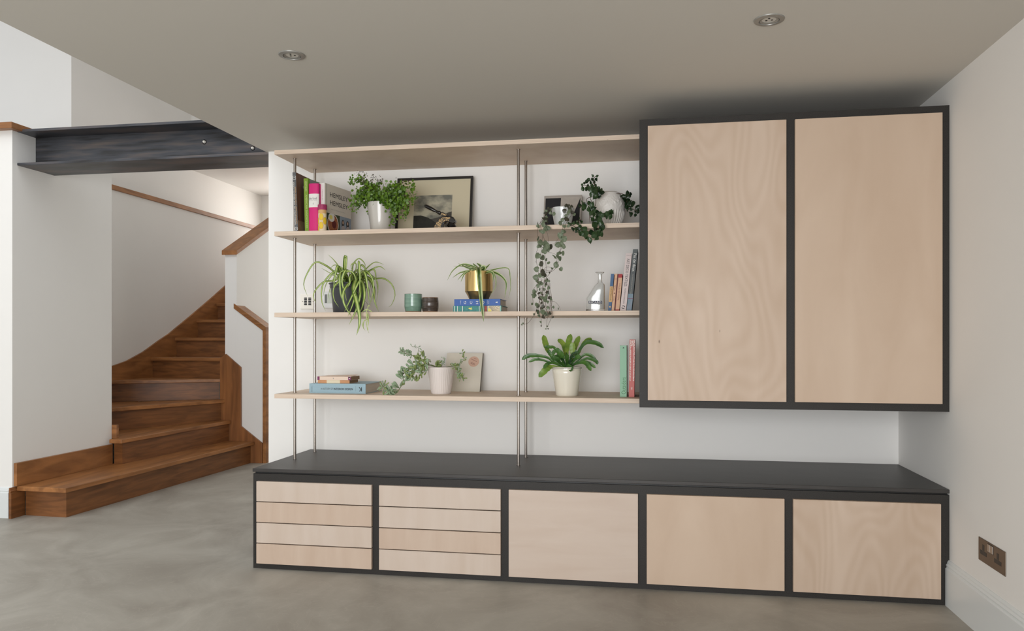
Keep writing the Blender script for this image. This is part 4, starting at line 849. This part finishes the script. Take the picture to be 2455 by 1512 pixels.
LP1 = [(335, 35, 80), (400, 120, 80), (470, 100, 90), (440, 130, 80), (500, 140, 70), (345, 160, 60), (515, 205, 50), (290, 250, 40), (355, 240, 90), (410, 250, 80), (380, 280, 70), (350, 410, 70), (403, 405, 65), (455, 370, 50), (485, 375, 45), (285, 390, 25), (345, 500, 75), (315, 490, 40), (425, 515, 50), (370, 550, 70), (395, 550, 60), (335, 630, 80), (340, 670, 60), (410, 610, 80), (440, 620, 70), (390, 690, 70), (370, 700, 50), (480, 660, 50), (455, 650, 50), (430, 740, 45), (470, 715, 40), (515, 770, 45), (300, 770, 50), (290, 820, 60), (320, 820, 50), (345, 800, 40), (440, 800, 40), (470, 790, 40), (355, 850, 50), (385, 885, 35), (455, 885, 60), (490, 910, 45), (435, 920, 50), (235, 915, 45), (290, 935, 70), (345, 920, 45), (545, 950, 50), (480, 970, 80), (510, 970, 50), (355, 980, 55), (385, 1000, 50), (340, 1040, 60), (320, 1030, 50), (250, 1045, 35), (430, 1060, 50), (410, 1080, 40), (460, 1090, 45), (500, 1085, 40), (560, 1110, 40), (640, 1110, 30), (380, 1140, 60), (350, 1170, 60), (320, 1150, 40), (400, 1190, 60), (440, 1180, 65), (490, 1180, 60), (530, 1170, 50), (460, 1210, 50), (430, 1225, 55), (340, 1245, 45), (550, 1245, 30), (385, 1325, 25), (360, 1310, 25), (385, 1385, 25), (475, 1380, 25), (460, 1430, 20), (480, 1440, 20), (85, 1355, 25), (85, 1370, 25), (640, 220, 70), (700, 250, 65), (655, 280, 50), (610, 330, 80), (650, 345, 70), (625, 400, 70), (645, 400, 65), (670, 465, 60), (560, 470, 35), (715, 15, 60), (680, 100, 80), (710, 40, 80), (715, 150, 55), (520, 545, 25), (255, 1215, 30), (375, 960, 50), (500, 1020, 40), (330, 1060, 45), (520, 680, 30), (400, 880, 30)]
u0 = (zh0(100, 0) - zh0(0, 0)).length / 100; u1 = (zh(100, 0) - zh(0, 0)).length / 100
for x, y, s_ in LP0:
    Yd = 3.915 if y > 1000 else (3.93 + (1000 - y) * .00025)
    put_leaf(HM[0 if (y > 960 or random.random() < .35) else 1], zh0(x, y, Yd - random.uniform(0, .02)) - Z_ * 0, s_ * u0 * 1.05, t)
for x, y, s_ in LP1: put_leaf(HM[0 if random.random() < .72 else 1], zh(x, y, 3.915 - random.uniform(-.012, .02)), s_ * u1 * 1.15, t)

# --- round embossed pot with trailing dark plant
YP = 4.15; cx, r = cw(1424, 1499, 500, 500, YP); hz = P(1462, 461, YP).z - z2
t = thing('trailing_wax_plant', 'dark glossy trailing plant in a round embossed white pot beside the wall cabinet', 'potted plant', (cx, YP, z2))
def emb(a, z, rr):
    f = z / hz
    if rr < r * .45: return 0
    if f < .5: return .0022 * math.cos(34 * a) * math.sin(min(1, f / .1) * math.pi / 2) * min(1, (.5 - f) * 12)
    if f < .92: return (.0030 * max(0, math.sin(12 * a + 3.4 * math.sin(f * 17))) * (.4 + .6 * math.sin(26 * f + 3 * math.cos(6 * a))) + .0016 * noise.noise(Vector((a * 16, f * 22, 3)))) * math.sin((f - .5) / .42 * math.pi)
    return 0
pr = [(0, 0), (r * .48, 0)] + [(r * (math.sin(math.pi * (.14 + .66 * k / 60)) ** .66), hz * (.01 + .95 * k / 60)) for k in range(61)] + [(r * .5, hz), (r * .47, hz), (r * .45, hz * .8), (0, hz * .8)]
B().lathe((cx, YP, z2), pr, 220, fn=emb).go('pot', 'potbisque', t); B().lathe((cx, YP, z2), [(r * .58, hz * .93), (0, hz * .95)], 24).go('soil', 'soil', t)
os_ = [(0, 0), (.16, .12), (.29, .3), (.32, .5), (.22, .76), (.08, .98), (0, 1.16), (-.08, .98), (-.22, .76), (-.32, .5), (-.29, .3), (-.16, .12)]
OM = [heart_mesh('leaf', 'hoya', os_), heart_mesh('leaf', 'hoya_deep', os_)]
top = Vector((cx, YP, z2 + hz))
stems = [[top + X_ * -.02, zh0(1430, 430, 4.12), zh0(1330, 400, 4.08), zh0(1250, 300, 4.06), zh0(1220, 150, 4.05), zh0(1270, 90, 4.05)],
 [top + X_ * -.02, zh0(1400, 420, 4.1), zh0(1200, 330, 4.06), zh0(1100, 290, 4.05), zh0(1020, 270, 4.05), zh0(1000, 360, 4.05)],
 [top, zh0(1450, 430, 4.1), zh0(1550, 400, 4.1), zh0(1650, 430, 4.1), zh0(1780, 440, 4.1), zh0(1850, 560, 4.08), zh0(1860, 700, 4.06), zh0(1960, 720, 4.05), zh0(2050, 770, 4.05)],
 [zh0(1400, 430, 4.1), zh0(1200, 490, 4.05), zh0(1090, 530, 4.03), zh0(1110, 650, 4.0), zh0(1160, 780, 3.97), zh0(1300, 920, 3.94), zh0(1330, 1060, 3.91), zh0(1250, 1150, 3.9), zh0(1100, 1150, 3.9), zh0(980, 1120, 3.91), zh0(880, 1070, 3.92), zh0(780, 1020, 3.92)],
 [zh0(1260, 500, 4.05), zh0(1260, 620, 4.02), zh0(1230, 740, 3.98), zh0(1330, 850, 3.95), zh0(1450, 860, 3.94), zh0(1580, 820, 3.94)],
 [zh0(1160, 520, 4.03), zh0(1180, 620, 4.0), zh0(1140, 760, 3.98), zh0(1150, 980, 3.96)], [zh0(1110, 600, 4.0), zh0(1030, 650, 3.98), zh0(960, 680, 3.98)], [zh0(900, 980, 3.93), zh0(980, 920, 3.95)]]
for s_ in stems: b = B(); b.tube(crom(s_, len(s_) * 5), .0016, 5, cap=False); b.go('vine', 'stem', t)
HP = [(1280, 100, 60, 4.05), (1210, 95, 60, 4.05), (1265, 150, 70, 4.05), (1130, 160, 80, 4.05), (1200, 160, 80, 4.05), (1230, 200, 70, 4.05), (1160, 230, 80, 4.05), (1250, 260, 70, 4.05), (1080, 200, 80, 4.05), (1040, 230, 60, 4.05), (1000, 250, 50, 4.05), (1010, 300, 60, 4.05), (1015, 350, 90, 4.05), (1080, 340, 100, 4.04), (1130, 290, 90, 4.04), (1140, 350, 100, 4.03), (1200, 300, 110, 4.04), (1250, 340, 120, 4.03), (1310, 330, 110, 4.05), (1350, 360, 110, 4.05), (1280, 400, 130, 4.02), (1230, 420, 120, 4.02), (1340, 430, 110, 4.04), (1390, 410, 90, 4.06), (1270, 470, 120, 4.02), (1330, 480, 100, 4.03), (1170, 430, 100, 4.02), (1180, 390, 90, 4.02),
 (1010, 620, 80, 3.98), (960, 670, 80, 3.98), (1040, 690, 120, 3.97), (1070, 650, 90, 3.98), (1020, 720, 90, 3.97), (1140, 620, 90, 3.98), (1180, 660, 110, 3.97), (1140, 740, 110, 3.96), (1200, 720, 100, 3.96), (1170, 800, 110, 3.95), (1130, 860, 90, 3.95), (1240, 760, 90, 3.96), (1280, 770, 90, 3.95), (1230, 820, 100, 3.95), (1330, 820, 120, 3.94), (1370, 860, 120, 3.93), (1330, 880, 110, 3.93), (1430, 830, 100, 3.94), (1470, 820, 110, 3.93), (1470, 880, 100, 3.93), (1540, 790, 100, 3.94), (1590, 790, 80, 3.94), (1550, 860, 100, 3.94), (1510, 850, 90, 3.93), (1200, 920, 100, 3.93), (1260, 960, 140, 3.91), (1320, 950, 120, 3.91), (1370, 920, 100, 3.93), (1250, 1030, 130, 3.9), (1360, 1000, 120, 3.9), (1390, 1050, 120, 3.9), (1300, 1080, 130, 3.9), (1360, 1100, 110, 3.89), (1280, 1130, 110, 3.89),
 (1050, 1110, 130, 3.9), (1000, 1130, 110, 3.9), (960, 1150, 100, 3.9), (1080, 1190, 150, 3.89), (1040, 1210, 120, 3.89), (970, 1200, 90, 3.9), (1180, 1170, 120, 3.89), (1230, 1230, 150, 3.88), (1290, 1200, 150, 3.88), (1270, 1260, 110, 3.88), (1370, 1220, 100, 3.89), (1140, 1300, 110, 3.89), (1100, 1270, 80, 3.89), (940, 1110, 80, 3.91), (880, 1100, 80, 3.91), (880, 1150, 60, 3.91), (800, 1100, 90, 3.92), (770, 1020, 70, 3.92), (840, 1000, 70, 3.92), (905, 1000, 80, 3.92), (960, 1050, 80, 3.92), (960, 960, 70, 3.93), (900, 960, 60, 3.94), (990, 970, 60, 3.93), (940, 910, 50, 3.95), (740, 990, 50, 3.92),
 (1830, 420, 80, 4.1), (1870, 430, 90, 4.09), (1920, 440, 80, 4.09), (1800, 480, 100, 4.07), (1860, 500, 110, 4.06), (1900, 480, 90, 4.07), (1830, 550, 110, 4.06), (1880, 560, 110, 4.06), (1800, 540, 90, 4.06), (1850, 620, 110, 4.05), (1890, 610, 100, 4.05), (1850, 690, 100, 4.05), (1900, 690, 100, 4.05), (1870, 740, 80, 4.05), (1980, 620, 140, 4.05), (2050, 700, 110, 4.05), (2030, 760, 110, 4.05), (2060, 780, 90, 4.05), (1920, 830, 110, 4.05), (2020, 830, 70, 4.05), (1940, 740, 60, 4.05)]
for x, y, s_, Y in HP:
    ob = put_leaf(OM[1 if (x > 1780 or random.random() < .3) else 0], zh0(x, y, Y + random.uniform(-.015, .015)), s_ * u0 * 1.08, t, stretch=1.3)
    ob.location += Vector((math.sin(-ob.rotation_euler.y), 0, -math.cos(ob.rotation_euler.y))) * s_ * u0 * .4

# --- glass carafe
YP = 4.06
prl = [(743.3, 1405.3, 1450), (741, 1405.3, 1450.3), (715, 1406, 1450), (708, 1410, 1450), (695, 1418, 1450), (685, 1425, 1450), (681, 1429, 1449), (679, 1432, 1446), (677, 1433.5, 1444), (668, 1434, 1443), (657, 1433.5, 1443.5), (655, 1430, 1447), (653, 1427, 1449), (652.2, 1427.5, 1448)]
t = thing('glass_carafe', 'clear glass carafe with one sloping shoulder and a small navy label', 'bottle', (P(1428, 743, YP).x, YP, z3))
def loops(off):
    out_ = []
    for i, (v, ul, ur) in enumerate(prl):
        a = P(ul, v, YP); c = P(ur, v, YP); hw = (c.x - a.x) / 2 - off; dp = min(.030, hw + off) - off
        out_.append([Vector(((a.x + c.x) / 2 + hw * abs(math.cos(q_)) ** .7 * (1 if math.cos(q_) > 0 else -1), YP + dp * abs(math.sin(q_)) ** .7 * (1 if math.sin(q_) > 0 else -1), max(a.z, z3) if i else z3)) for q_ in [2 * math.pi * k / 32 for k in range(32)]])
    return out_
b = B(); lo = loops(0); li = loops(.0022); vs = []
for l_ in lo: vs += l_
for l_ in reversed(li[1:]): vs += [p + Z_ * 0 for p in l_]
n_l = len(lo) + len(li) - 1
fs = [tuple(range(31, -1, -1))]
for i in range(n_l - 1):
    for k in range(32): fs.append((i * 32 + k, i * 32 + (k + 1) % 32, (i + 1) * 32 + (k + 1) % 32, (i + 1) * 32 + k))
fs.append(tuple((n_l - 1) * 32 + k for k in range(32)))
b.add(vs, fs, 0, True); b.go('body', 'glass', t, sharp=50)
a = P(1411, 727.5, YP - .032); c = P(1443.5, 721, YP - .032)
B().box(a.x, c.x, YP - .0335, YP - .0305, a.z, c.z).go('label', 'navy', t, bevel=.001)
text('RICARD', ((a.x + c.x) / 2, YP - .0337, (a.z + c.z) / 2), X_, Z_, (c.x - a.x) * .9, (c.z - a.z) * .72, 'paper', t)

# --- books beside the wall cabinet, middle shelf
YS2 = 4.03
grp = None
def mb(label, ul, ur, vt, ut, cov, dp=.13, pages='page', hard=False, Y=YS2):
    o, th, ht = up_at(ul, ur, vt, Y, z3, ut=ut)
    return book('book', label, o, th, ht, Y_ * dp, cov, pages, hard), o, th, ht
t, o, th, ht = mb('slim blue and buff paperback, nearest the glass carafe', 1457.8, 1465.3, 656, 1464.6, 'buff')
spine_patch(t, o, th, ht, 0, .25, 'airblue'); spine_patch(t, o, th, ht, .665, 1, 'airblue'); B().disc(o + ht * .12 + th * .5 - Y_ * .0004, .0042, n=20).go('emblem', 'buff', t)
spine_text(t, 'SLAUGHTERHOUSE', o, th, ht, .29, .64, .3, .75, 'ink')
t, o, th, ht = mb('slim plain buff-pink paperback between the blue and the crimson ones', 1465.8, 1472.3, 656, 1473.9, 'buff2')
spine_text(t, 'THE TRIAL', o, th, ht, .55, .7, .3, .7, 'maroon'); B().disc(o + ht * .48 + th * .5 - Y_ * .0003, .0032, n=16).go('emblem', 'maroon', t); spine_text(t, 'NOVEL', o, th, ht, .28, .4, .3, .7, 'maroon'); spine_patch(t, o, th, ht, .86, .865, 'maroon', 'spine_line')
t, o, th, ht = mb('buff book with crimson spine ends next to the white tall book', 1473, 1484.5, 656.5, 1481, 'maroon', hard=True)
spine_patch(t, o, th, ht, 0, .05, 'crimson', w0=.2); spine_patch(t, o, th, ht, .9, 1, 'crimson', w0=.2); spine_patch(t, o, th, ht, .05, .9, 'buff2', w0=.2); spine_text(t, 'COLLECTED POEMS', o, th, ht, .3, .75, .45, .75, 'maroon')
t, o, th, ht = mb('tall white book with black upright lettering on its spine', 1486, 1500.8, 607, 1500.5, 'pinkwhite', dp=.2, hard=True)
spine_text(t, 'ART DECO TEXTILES', o, th, ht, .43, .91, .28, .72, 'ink', name='title'); spine_text(t, 'THE FRENCH DESIGNERS', o, th, ht, .13, .40, .4, .6, 'ink')
text('ALAIN-RENE HARDY', o + ht * .965 + th * .5 - Y_ * .0003, X_, Z_, th.length * .75, .003, 'ink', t)
b = B(); lc_ = o + ht * .07 + th * .5 - Y_ * .0003
for s0 in (0, math.pi):
    arc = [lc_ + Vector((math.cos(s0 + a), 0, math.sin(s0 + a))) * .009 for a in [k * .3 for k in range(9)]] + [lc_ + Vector((math.cos(s0 + a), 0, math.sin(s0 + a))) * .0055 for a in [k * .3 for k in range(8, -1, -1)]]
    B().prism(arc, (0, -.0003, 0)).go('emblem', 'ink', t)
t, o, th, ht = mb('tallest dark grey book leaning against the wall cabinet side', 1501.8, 1514, 597, 1517.5, 'slategrey', dp=.22, hard=True)
spine_patch(t, o, th, ht, 0, .28, 'pasblue'); spine_patch(t, o - Y_ * .0001, th, ht, .2, .21, 'purple', 'spine_line'); spine_text(t, 'Pas de deux', o, th, ht, .64, .93, .3, .85, 'paper', name='title'); spine_text(t, 'THE ROYAL BALLET IN PICTURES', o, th, ht, .28, .6, .4, .6, 'canvas_grey')

# --- lowest shelf books
t, o, th, ht = lying('design_book', 'large steel-blue book lying flat with black lettering on its spine', 741.5, 876.5, 920.5, 943.2, 4.035, .27, z4, 'steelblue', 'pageg')
hb = th.length
text('A HISTORY OF', o + ht * .315 + th * .47 - Y_ * .0003, X_, Z_, ht.length * .22, hb * .2, 'charcoal', t, 'title'); text('INTERIOR DESIGN', o + ht * .605 + th * .465 - Y_ * .0003, X_, Z_, ht.length * .335, hb * .21, 'ink', t, 'title'); text('INTERIOR DESIGN', o + ht * .605 + th * .465 - Y_ * .0005 + X_ * .0006, X_, Z_, ht.length * .335, hb * .21, 'ink', t, 'title')
text('K', o + ht * .905 + th * .45 - Y_ * .0003, -X_, -Z_, .017, hb * .42, 'ink', t, 'emblem'); text('K', o + ht * .905 + th * .45 - Y_ * .0004 + X_ * .0012, -X_, -Z_, .017, hb * .42, 'ink', t, 'emblem')
B().pb(o + ht * .825 + th * .22 - Y_ * .0003, X_ * .0006, Y_ * .0002, th * .55).go('spine_line', 'charcoal', t)
text('JOHN PILE', o + ht * .05 + th * .45 - Y_ * .0003, -Z_, X_, hb * .62, .003, 'ink', t); text('JUDITH GURA', o + ht * .035 + th * .4 - Y_ * .0003, -Z_, X_, hb * .5, .0025, 'ink', t)
zz = z4 + hb
rot = .0
t, o, th, ht = lying('paperback', 'worn orange paperback lying on the blue book, under the cream one', 762, 838, 910.6, 918, 4.075, .13, zz, 'orange_cover', 'tanpage', hard=False)
spine_patch(t, o, th, ht, .28, .7, 'cream_print'); h1 = th.length
t, o, th, ht = lying('paperback', 'cream paperback with purple spine ends topmost on the blue book', 761, 841, 903, 911.2, 4.072, .135, zz + h1, 'peach_page', 'tanpage', hard=False)
spine_patch(t, o, th, ht, 0, .065, 'purple'); spine_patch(t, o, th, ht, .92, 1, 'purple'); B().disc(o + ht * .48 + th * .5 - Y_ * .0003, .003, n=14).go('emblem', 'canvas_grey', t)
b = B(); b.prism([o + ht * .95 + th * .55 - Y_ * .0006, o + ht * .93 + th * .98 - Y_ * .0006, o + ht * .965 + th * .3 - Y_ * .0006, o + ht * .99 + th * .8 - Y_ * .0006], (0, -.0002, 0)); b.go('torn_paper', 'paper', t)
b = B(); b.prism([o + th + Z_ * .0003, o + th + ht + Z_ * .0003, o + th + ht * .97 + Y_ * .13 + Z_ * .006, o + th + ht * .05 + Y_ * .133 + Z_ * .001], (0, 0, .0005)); b.go('curled_cover', 'peach_page', t)
o, th, ht = up_at(1486.2, 1502.5, 827.7, 4.045, z4)
ht = Z_ * (P(1486, 827.7, 4.045).z - z4)
bk = book('novel', 'mint green cloth book with handwritten-style dark title', o, th, ht, Y_ * .18 + X_ * -.0, 'mint', hard=True)
spine_text(bk, 'Outsiders', o, th, ht, .055, .38, .22, .86, 'mintdark', up=True, name='title')
b = B(); bc = o + ht * .955 + th * .5 - Y_ * .0004; b.prism([bc + Vector(p) for p in ((-.004, 0, .004), (0, 0, .002), (.003, 0, .005), (.003, 0, -.001), (.005, 0, -.004), (0, 0, -.003), (-.004, 0, -.004), (-.001, 0, 0))], (0, -.0003, 0)); b.go('emblem', 'ink', bk)
o, th, ht = up_at(1507.5, 1520.8, 813.5, 4.04, z4); ht = Vector((.004, 0, P(1508, 813.3, 4.04).z - z4))
bk = book('travel_guide', 'rose pink patterned book with pale lettering beside the mint book', o, th, ht, Y_ * .19, 'rose', hard=True)
spine_patch(bk, o, th, ht, .28, .99, 'rosepat', 'spine_pattern', .06, .94)
spine_patch(bk, o - Y_ * .0002, th, ht, .26, .88, 'rose', 'label_band', .3, .7)
spine_text(bk, 'EPIC BIKE RIDES OF THE WORLD', o, th, ht, .27, .86, .34, .66, 'paper', up=True, name='title')
text('*', o + ht * .15 + th * .5 - Y_ * .0003, X_, Z_, .008, .016, 'paper', bk, 'emblem')

# --- ribbed white pot with succulents
YP = 4.13; cx, r1 = cw(1027, 1088.5, 885, 885, YP); _, r0 = cw(1034.5, 1081.8, 944, 944, YP); hz = P(1057, 880.5, YP).z - z4
cyb = PZ(1058, 945.5, z4).y + r0
YP = min(max(cyb, 4.05), 4.2); k_ = 1
cx, r1 = cw(1027, 1088.5, 885, 885, YP); _, r0 = cw(1034.5, 1081.8, 944, 944, YP); hz = P(1057, 880.5, YP - r1).z - z4
t = thing('succulent_pot', 'sprawling grey-green succulent in a white vertically ribbed pot', 'potted plant', (cx, YP, z4))
B().lathe((cx, YP, z4), [(0, 0), (r0 * .9, 0), (r0 * .96, .004), (r0 * .97, .012)] + [(r0 + (r1 - r0) * k / 10, .012 + (hz - .022) * k / 10) for k in range(11)] + [(r1, hz), (r1 - .003, hz), (r1 - .004, hz * .8), (0, hz * .8)], 144, fn=lambda a, z, r_: (-.0014 * (0.5 + .5 * math.cos(36 * a)) if .011 < z < hz - .011 and r_ > r0 * .8 else 0)).go('pot', 'potmatte', t)
B().lathe((cx, YP, z4), [(r1 * .93, hz * .95), (0, hz * .99)], 24).go('soil', 'soil', t)
zu = lambda x, y, Y=4.05: P(900 + x / 9.442, 820 + y / 9.442, Y); us = (zu(100, 0) - zu(0, 0)).length / 100
top = Vector((cx - .02, YP, z4 + hz))
ss = [[top, zu(1200, 520, 4.1), zu(1000, 620, 4.05), zu(800, 700, 4.03), zu(680, 850, 4.02), (zu(560, 1030, 4.0)), zu(480, 1150, 3.99), zu(380, 1110, 3.98), zu(200, 1010, 3.98)],
      [top, zu(1180, 500, 4.1), zu(1060, 400, 4.1), zu(960, 310, 4.1), zu(820, 295, 4.1), zu(700, 260, 4.1), zu(570, 180, 4.1)],
      [top, zu(1000, 400, 4.1), zu(965, 250, 4.12), zu(965, 120, 4.12), zu(830, 100, 4.12)],
      [top + X_ * .05, zu(1750, 540, 4.1), zu(1880, 530, 4.1), zu(1980, 430, 4.1), zu(2010, 330, 4.12), zu(1960, 230, 4.12)],
      [top + X_ * .05, zu(1800, 560, 4.05), zu(1870, 650, 4.03), zu(1930, 760, 4.02), zu(1990, 850, 4.02)], [top + X_ * .02, zu(1560, 430, 4.1), zu(1530, 330, 4.1)]]
for s_ in ss: b = B(); b.tube(crom(s_, 24), .0022 if s_ is ss[0] or s_ is ss[1] else .001, 6); b.go('stem', 'stem_green' if s_ is not ss[0] else 'stem_green', t)
sp_ = [(0, 0), (.07, .25), (.16, .6), (.19, .8), (.13, .95), (0, 1.02), (-.13, .95), (-.19, .8), (-.16, .6), (-.07, .25)]
def fat_leaf(m):
    b = B(); n = len(sp_); vs = [Vector((x, -.045, y)) for x, y in sp_] + [Vector((x, .045, y)) for x, y in sp_] + [Vector((0, -.09, .7)), Vector((0, .09, .7))]
    fs = [(i, (i + 1) % n, 2 * n) for i in range(n)] + [((i + 1) % n + n, i + n, 2 * n + 1) for i in range(n)] + [((i + 1) % n, i, i + n, (i + 1) % n + n) for i in range(n)]
    b.add(vs, fs, 0, True); o_ = b.go('leaf', m, None, sharp=80); me = o_.data; bpy.data.objects.remove(o_); return me
SM = [fat_leaf('succ'), fat_leaf('succ_olive')]
def fl(x, y, s_, ang, Y=4.05, k=0, fat=1.0):
    ob = put_leaf(SM[k], zu(x, y, Y), s_ * us, t, up=ang); ob.scale = (s_ * us * fat, s_ * us * fat, s_ * us)
# rosette near the shelf edge, left
for k in range(20): fl(175 + random.uniform(-12, 12), 1010 + random.uniform(-12, 12), random.uniform(80, 175), k * .33 + random.uniform(-.2, .2), 3.97 + random.uniform(-.02, .02), 0 if k % 3 else 1, .5)
for k in range(34): fl(360 + random.uniform(-70, 60), 1110 + random.uniform(-60, 70), random.uniform(70, 150), random.uniform(-3.1, 3.1), 3.975 + random.uniform(-.025, .025), 0, .8)
for a_ in (-.75, -1.0, -1.25): fl(545, 1040, 200, a_, 3.99, 0, .75)
for k in range(8): fl(470 - 28 * k, 1130 - 12 * k, 110, random.uniform(-2.6, 1.2), 3.985, 0, .7)
for k in range(6): fl(620 + random.uniform(-30, 30), 870 - 20 * k, random.uniform(140, 200), random.uniform(-1.1, -.1), 4.02, 0, .75)
for k in range(120):
    f = random.random(); x = 620 + 560 * f + random.uniform(-50, 50); y = 780 - 190 * f + random.uniform(-110, 100)
    fl(x, y, random.uniform(90, 150), random.uniform(-2.4, .5) if y < 700 else random.uniform(-3.6, -1.2) + random.choice((0, 2)), 4.04 + random.uniform(-.03, .03), 1 if random.random() < .25 + .4 * f else 0, random.uniform(.7, 1.05))
for a_, x, y in ((-1.0, 800, 600), (-.9, 850, 520), (-.55, 880, 540), (-.7, 930, 520), (-1.2, 760, 620)): fl(x, y, 190, a_, 4.05, 0, .7)
for k in range(26): fl(1000 + random.uniform(-90, 90), 400 + random.uniform(-90, 110), random.uniform(90, 170), random.uniform(-2, 2), 4.08, 1, random.uniform(.6, 1))
fl(1120, 390, 180, -.25, 4.1, 0, .8)
for k in range(32):
    f = k / 31; x = 830 - 270 * f; y = 300 - 120 * f; fl(x, y, random.uniform(60, 95), (-1.15 + random.choice((-1, 1)) * random.uniform(.6, 1.7)), 4.1 + random.uniform(-.012, .012), 0, 1.2)
for x, y, a_ in ((830, 100, -.5), (880, 120, .4), (930, 140, -.3), (960, 110, 1.2), (985, 120, 2.2), (970, 190, 1.9), (1000, 140, 2.3)): fl(x, y, 70, a_, 4.12, 0, .7)
for k in range(24):
    i = k / 23; p = crom(ss[3], 24)[int(4 + i * 20)]; ob = put_leaf(SM[k % 2], p, us * 75, t, up=random.uniform(-1.6, 1.2)); 
for k in range(60):
    i = random.random(); p = crom(ss[4], 24)[int(5 + i * 19)] + Vector((random.uniform(-.016, .016), random.uniform(-.015, .015), random.uniform(-.01, .014))); ob = put_leaf(SM[k % 2], p, us * random.uniform(55, 85), t, up=random.uniform(-3, 3))
for k in range(14): fl(1430, 490, 85, k * .45, 4.08 + random.uniform(-.01, .01), 1, 1.1)
for k in range(16): fl(1540 + random.uniform(-40, 40), 470 + random.uniform(-130, 60), 45, random.uniform(-2, 2), 4.09, 0, 1)
for k in range(10): fl(1200 + random.uniform(-30, 30), 430 + random.uniform(-20, 20), 55, k * .6, 4.1, 1, 1)

# --- cream pot with blue star fern
YP = PZ(1359, 949.5, z4).y; cx, r1 = cw(1323.5, 1395.5, 890, 890, YP + .05); YP += .045; _, r0 = cw(1332.5, 1387, 947, 947, YP); hz = P(1359, 880, YP - r1 * .8).z - z4
t = thing('potted_fern', 'strappy green-leaved fern in a glossy cream pot with a rolled rim', 'potted plant', (cx, YP, z4))
B().lathe((cx, YP, z4), [(0, 0), (r0 * .93, 0), (r0 * .98, .004), (r0, .02), (r0 + (r1 - r0) * .5, hz * .5), (r1 * .97, hz * .78), (r1 * .985, hz * .86), (r1 * .95, hz * .90), (r1 * 1.0, hz * .925), (r1 * 1.0, hz * .96), (r1 * .97, hz * .965), (r1 * .985, hz), (r1 * .94, hz), (r1 * .92, hz * .8), (0, hz * .8)], 48).go('pot', 'potcream', t)
B().lathe((cx, YP, z4), [(r1 * .982, hz * .962), (r1 * .99, hz * .972), (r1 * .975, hz * .98)], 48).go('rim_line', 'ink', t)
B().lathe((cx, YP, z4), [(r1 * .93, hz * .9), (0, hz * .93)], 24).go('soil', 'soil', t)
zb_ = lambda x, y, Y: P(1060 + x / 4.448, 780 + y / 4.448, Y); ub = (zb_(100, 0, 4.1) - zb_(0, 0, 4.1)).length / 100
base = Vector((cx, YP, z4 + hz * .95))
tipw = lambda t_: max(.05, (.22 + .78 * min(1, t_ * 1.5) ** 1.3) * (1 - max(0, t_ - .8) ** 2 / .042) ** .5 if t_ < .995 else .05)
L1 = [([(1150, 300), (1110, 220), (1080, 100)], 60, 4.2), ([(1310, 300), (1290, 200), (1235, 145)], 52, 4.2), ([(1330, 300), (1345, 200), (1372, 90)], 62, 4.18), ([(1400, 320), (1420, 220), (1465, 110)], 56, 4.2), ([(1385, 330), (1390, 260), (1390, 180)], 60, 4.1), ([(1180, 440), (1120, 460), (1030, 550)], 66, 4.02), ([(1440, 330), (1500, 200), (1560, 150), (1600, 155)], 40, 4.2)]  # leaves in the yellower green
L2 = [([(1430, 340), (1470, 250), (1540, 180), (1650, 190), (1725, 240)], 46, 4.15), ([(1440, 380), (1520, 310), (1600, 330), (1655, 410)], 36, 4.1), ([(1450, 390), (1550, 350), (1640, 380), (1655, 415)], 34, 4.05), ([(1450, 400), (1530, 400), (1590, 485)], 46, 4.03), ([(1200, 400), (1120, 340), (1000, 320), (910, 325), (850, 365)], 44, 4.08), ([(1200, 410), (1080, 370), (1000, 360), (920, 390)], 30, 4.06), ([(1200, 400), (1120, 410), (1080, 460)], 34, 4.02),
      ([(1260, 330), (1200, 240), (1150, 230), (1090, 225)], 34, 4.15), ([(1200, 380), (1150, 300), (1130, 260)], 40, 4.08), ([(1330, 420), (1370, 455), (1390, 480)], 56, 4.0), ([(1480, 380), (1560, 400), (1640, 450)], 34, 4.05), ([(1210, 380), (1180, 310), (1220, 250)], 44, 4.08), ([(1290, 380), (1270, 310), (1200, 240)], 56, 4.04), ([(1330, 400), (1330, 350), (1325, 300)], 50, 4.0), ([(1400, 380), (1440, 340), (1480, 330)], 48, 4.02), ([(1260, 400), (1230, 360), (1160, 340)], 48, 4.02), ([(1420, 360), (1400, 280), (1450, 290)], 40, 4.1)]
traced(L1, zb_, base, YP, ['bsf_yellow', 'bsf_yellow'], t, ub, (0, 0, 0, 0), tipw, fold=.2, wav=.06); traced(L2, zb_, base, YP, ['bsf', 'bsf'], t, ub, (0, 0, 0, 0), tipw, fold=.2, wav=.08)
for k in range(26):
    a = random.uniform(0, 6.28); r = random.uniform(.03, .08); d = Vector((math.cos(a), math.sin(a), 0)); e_ = random.uniform(.02, .09)
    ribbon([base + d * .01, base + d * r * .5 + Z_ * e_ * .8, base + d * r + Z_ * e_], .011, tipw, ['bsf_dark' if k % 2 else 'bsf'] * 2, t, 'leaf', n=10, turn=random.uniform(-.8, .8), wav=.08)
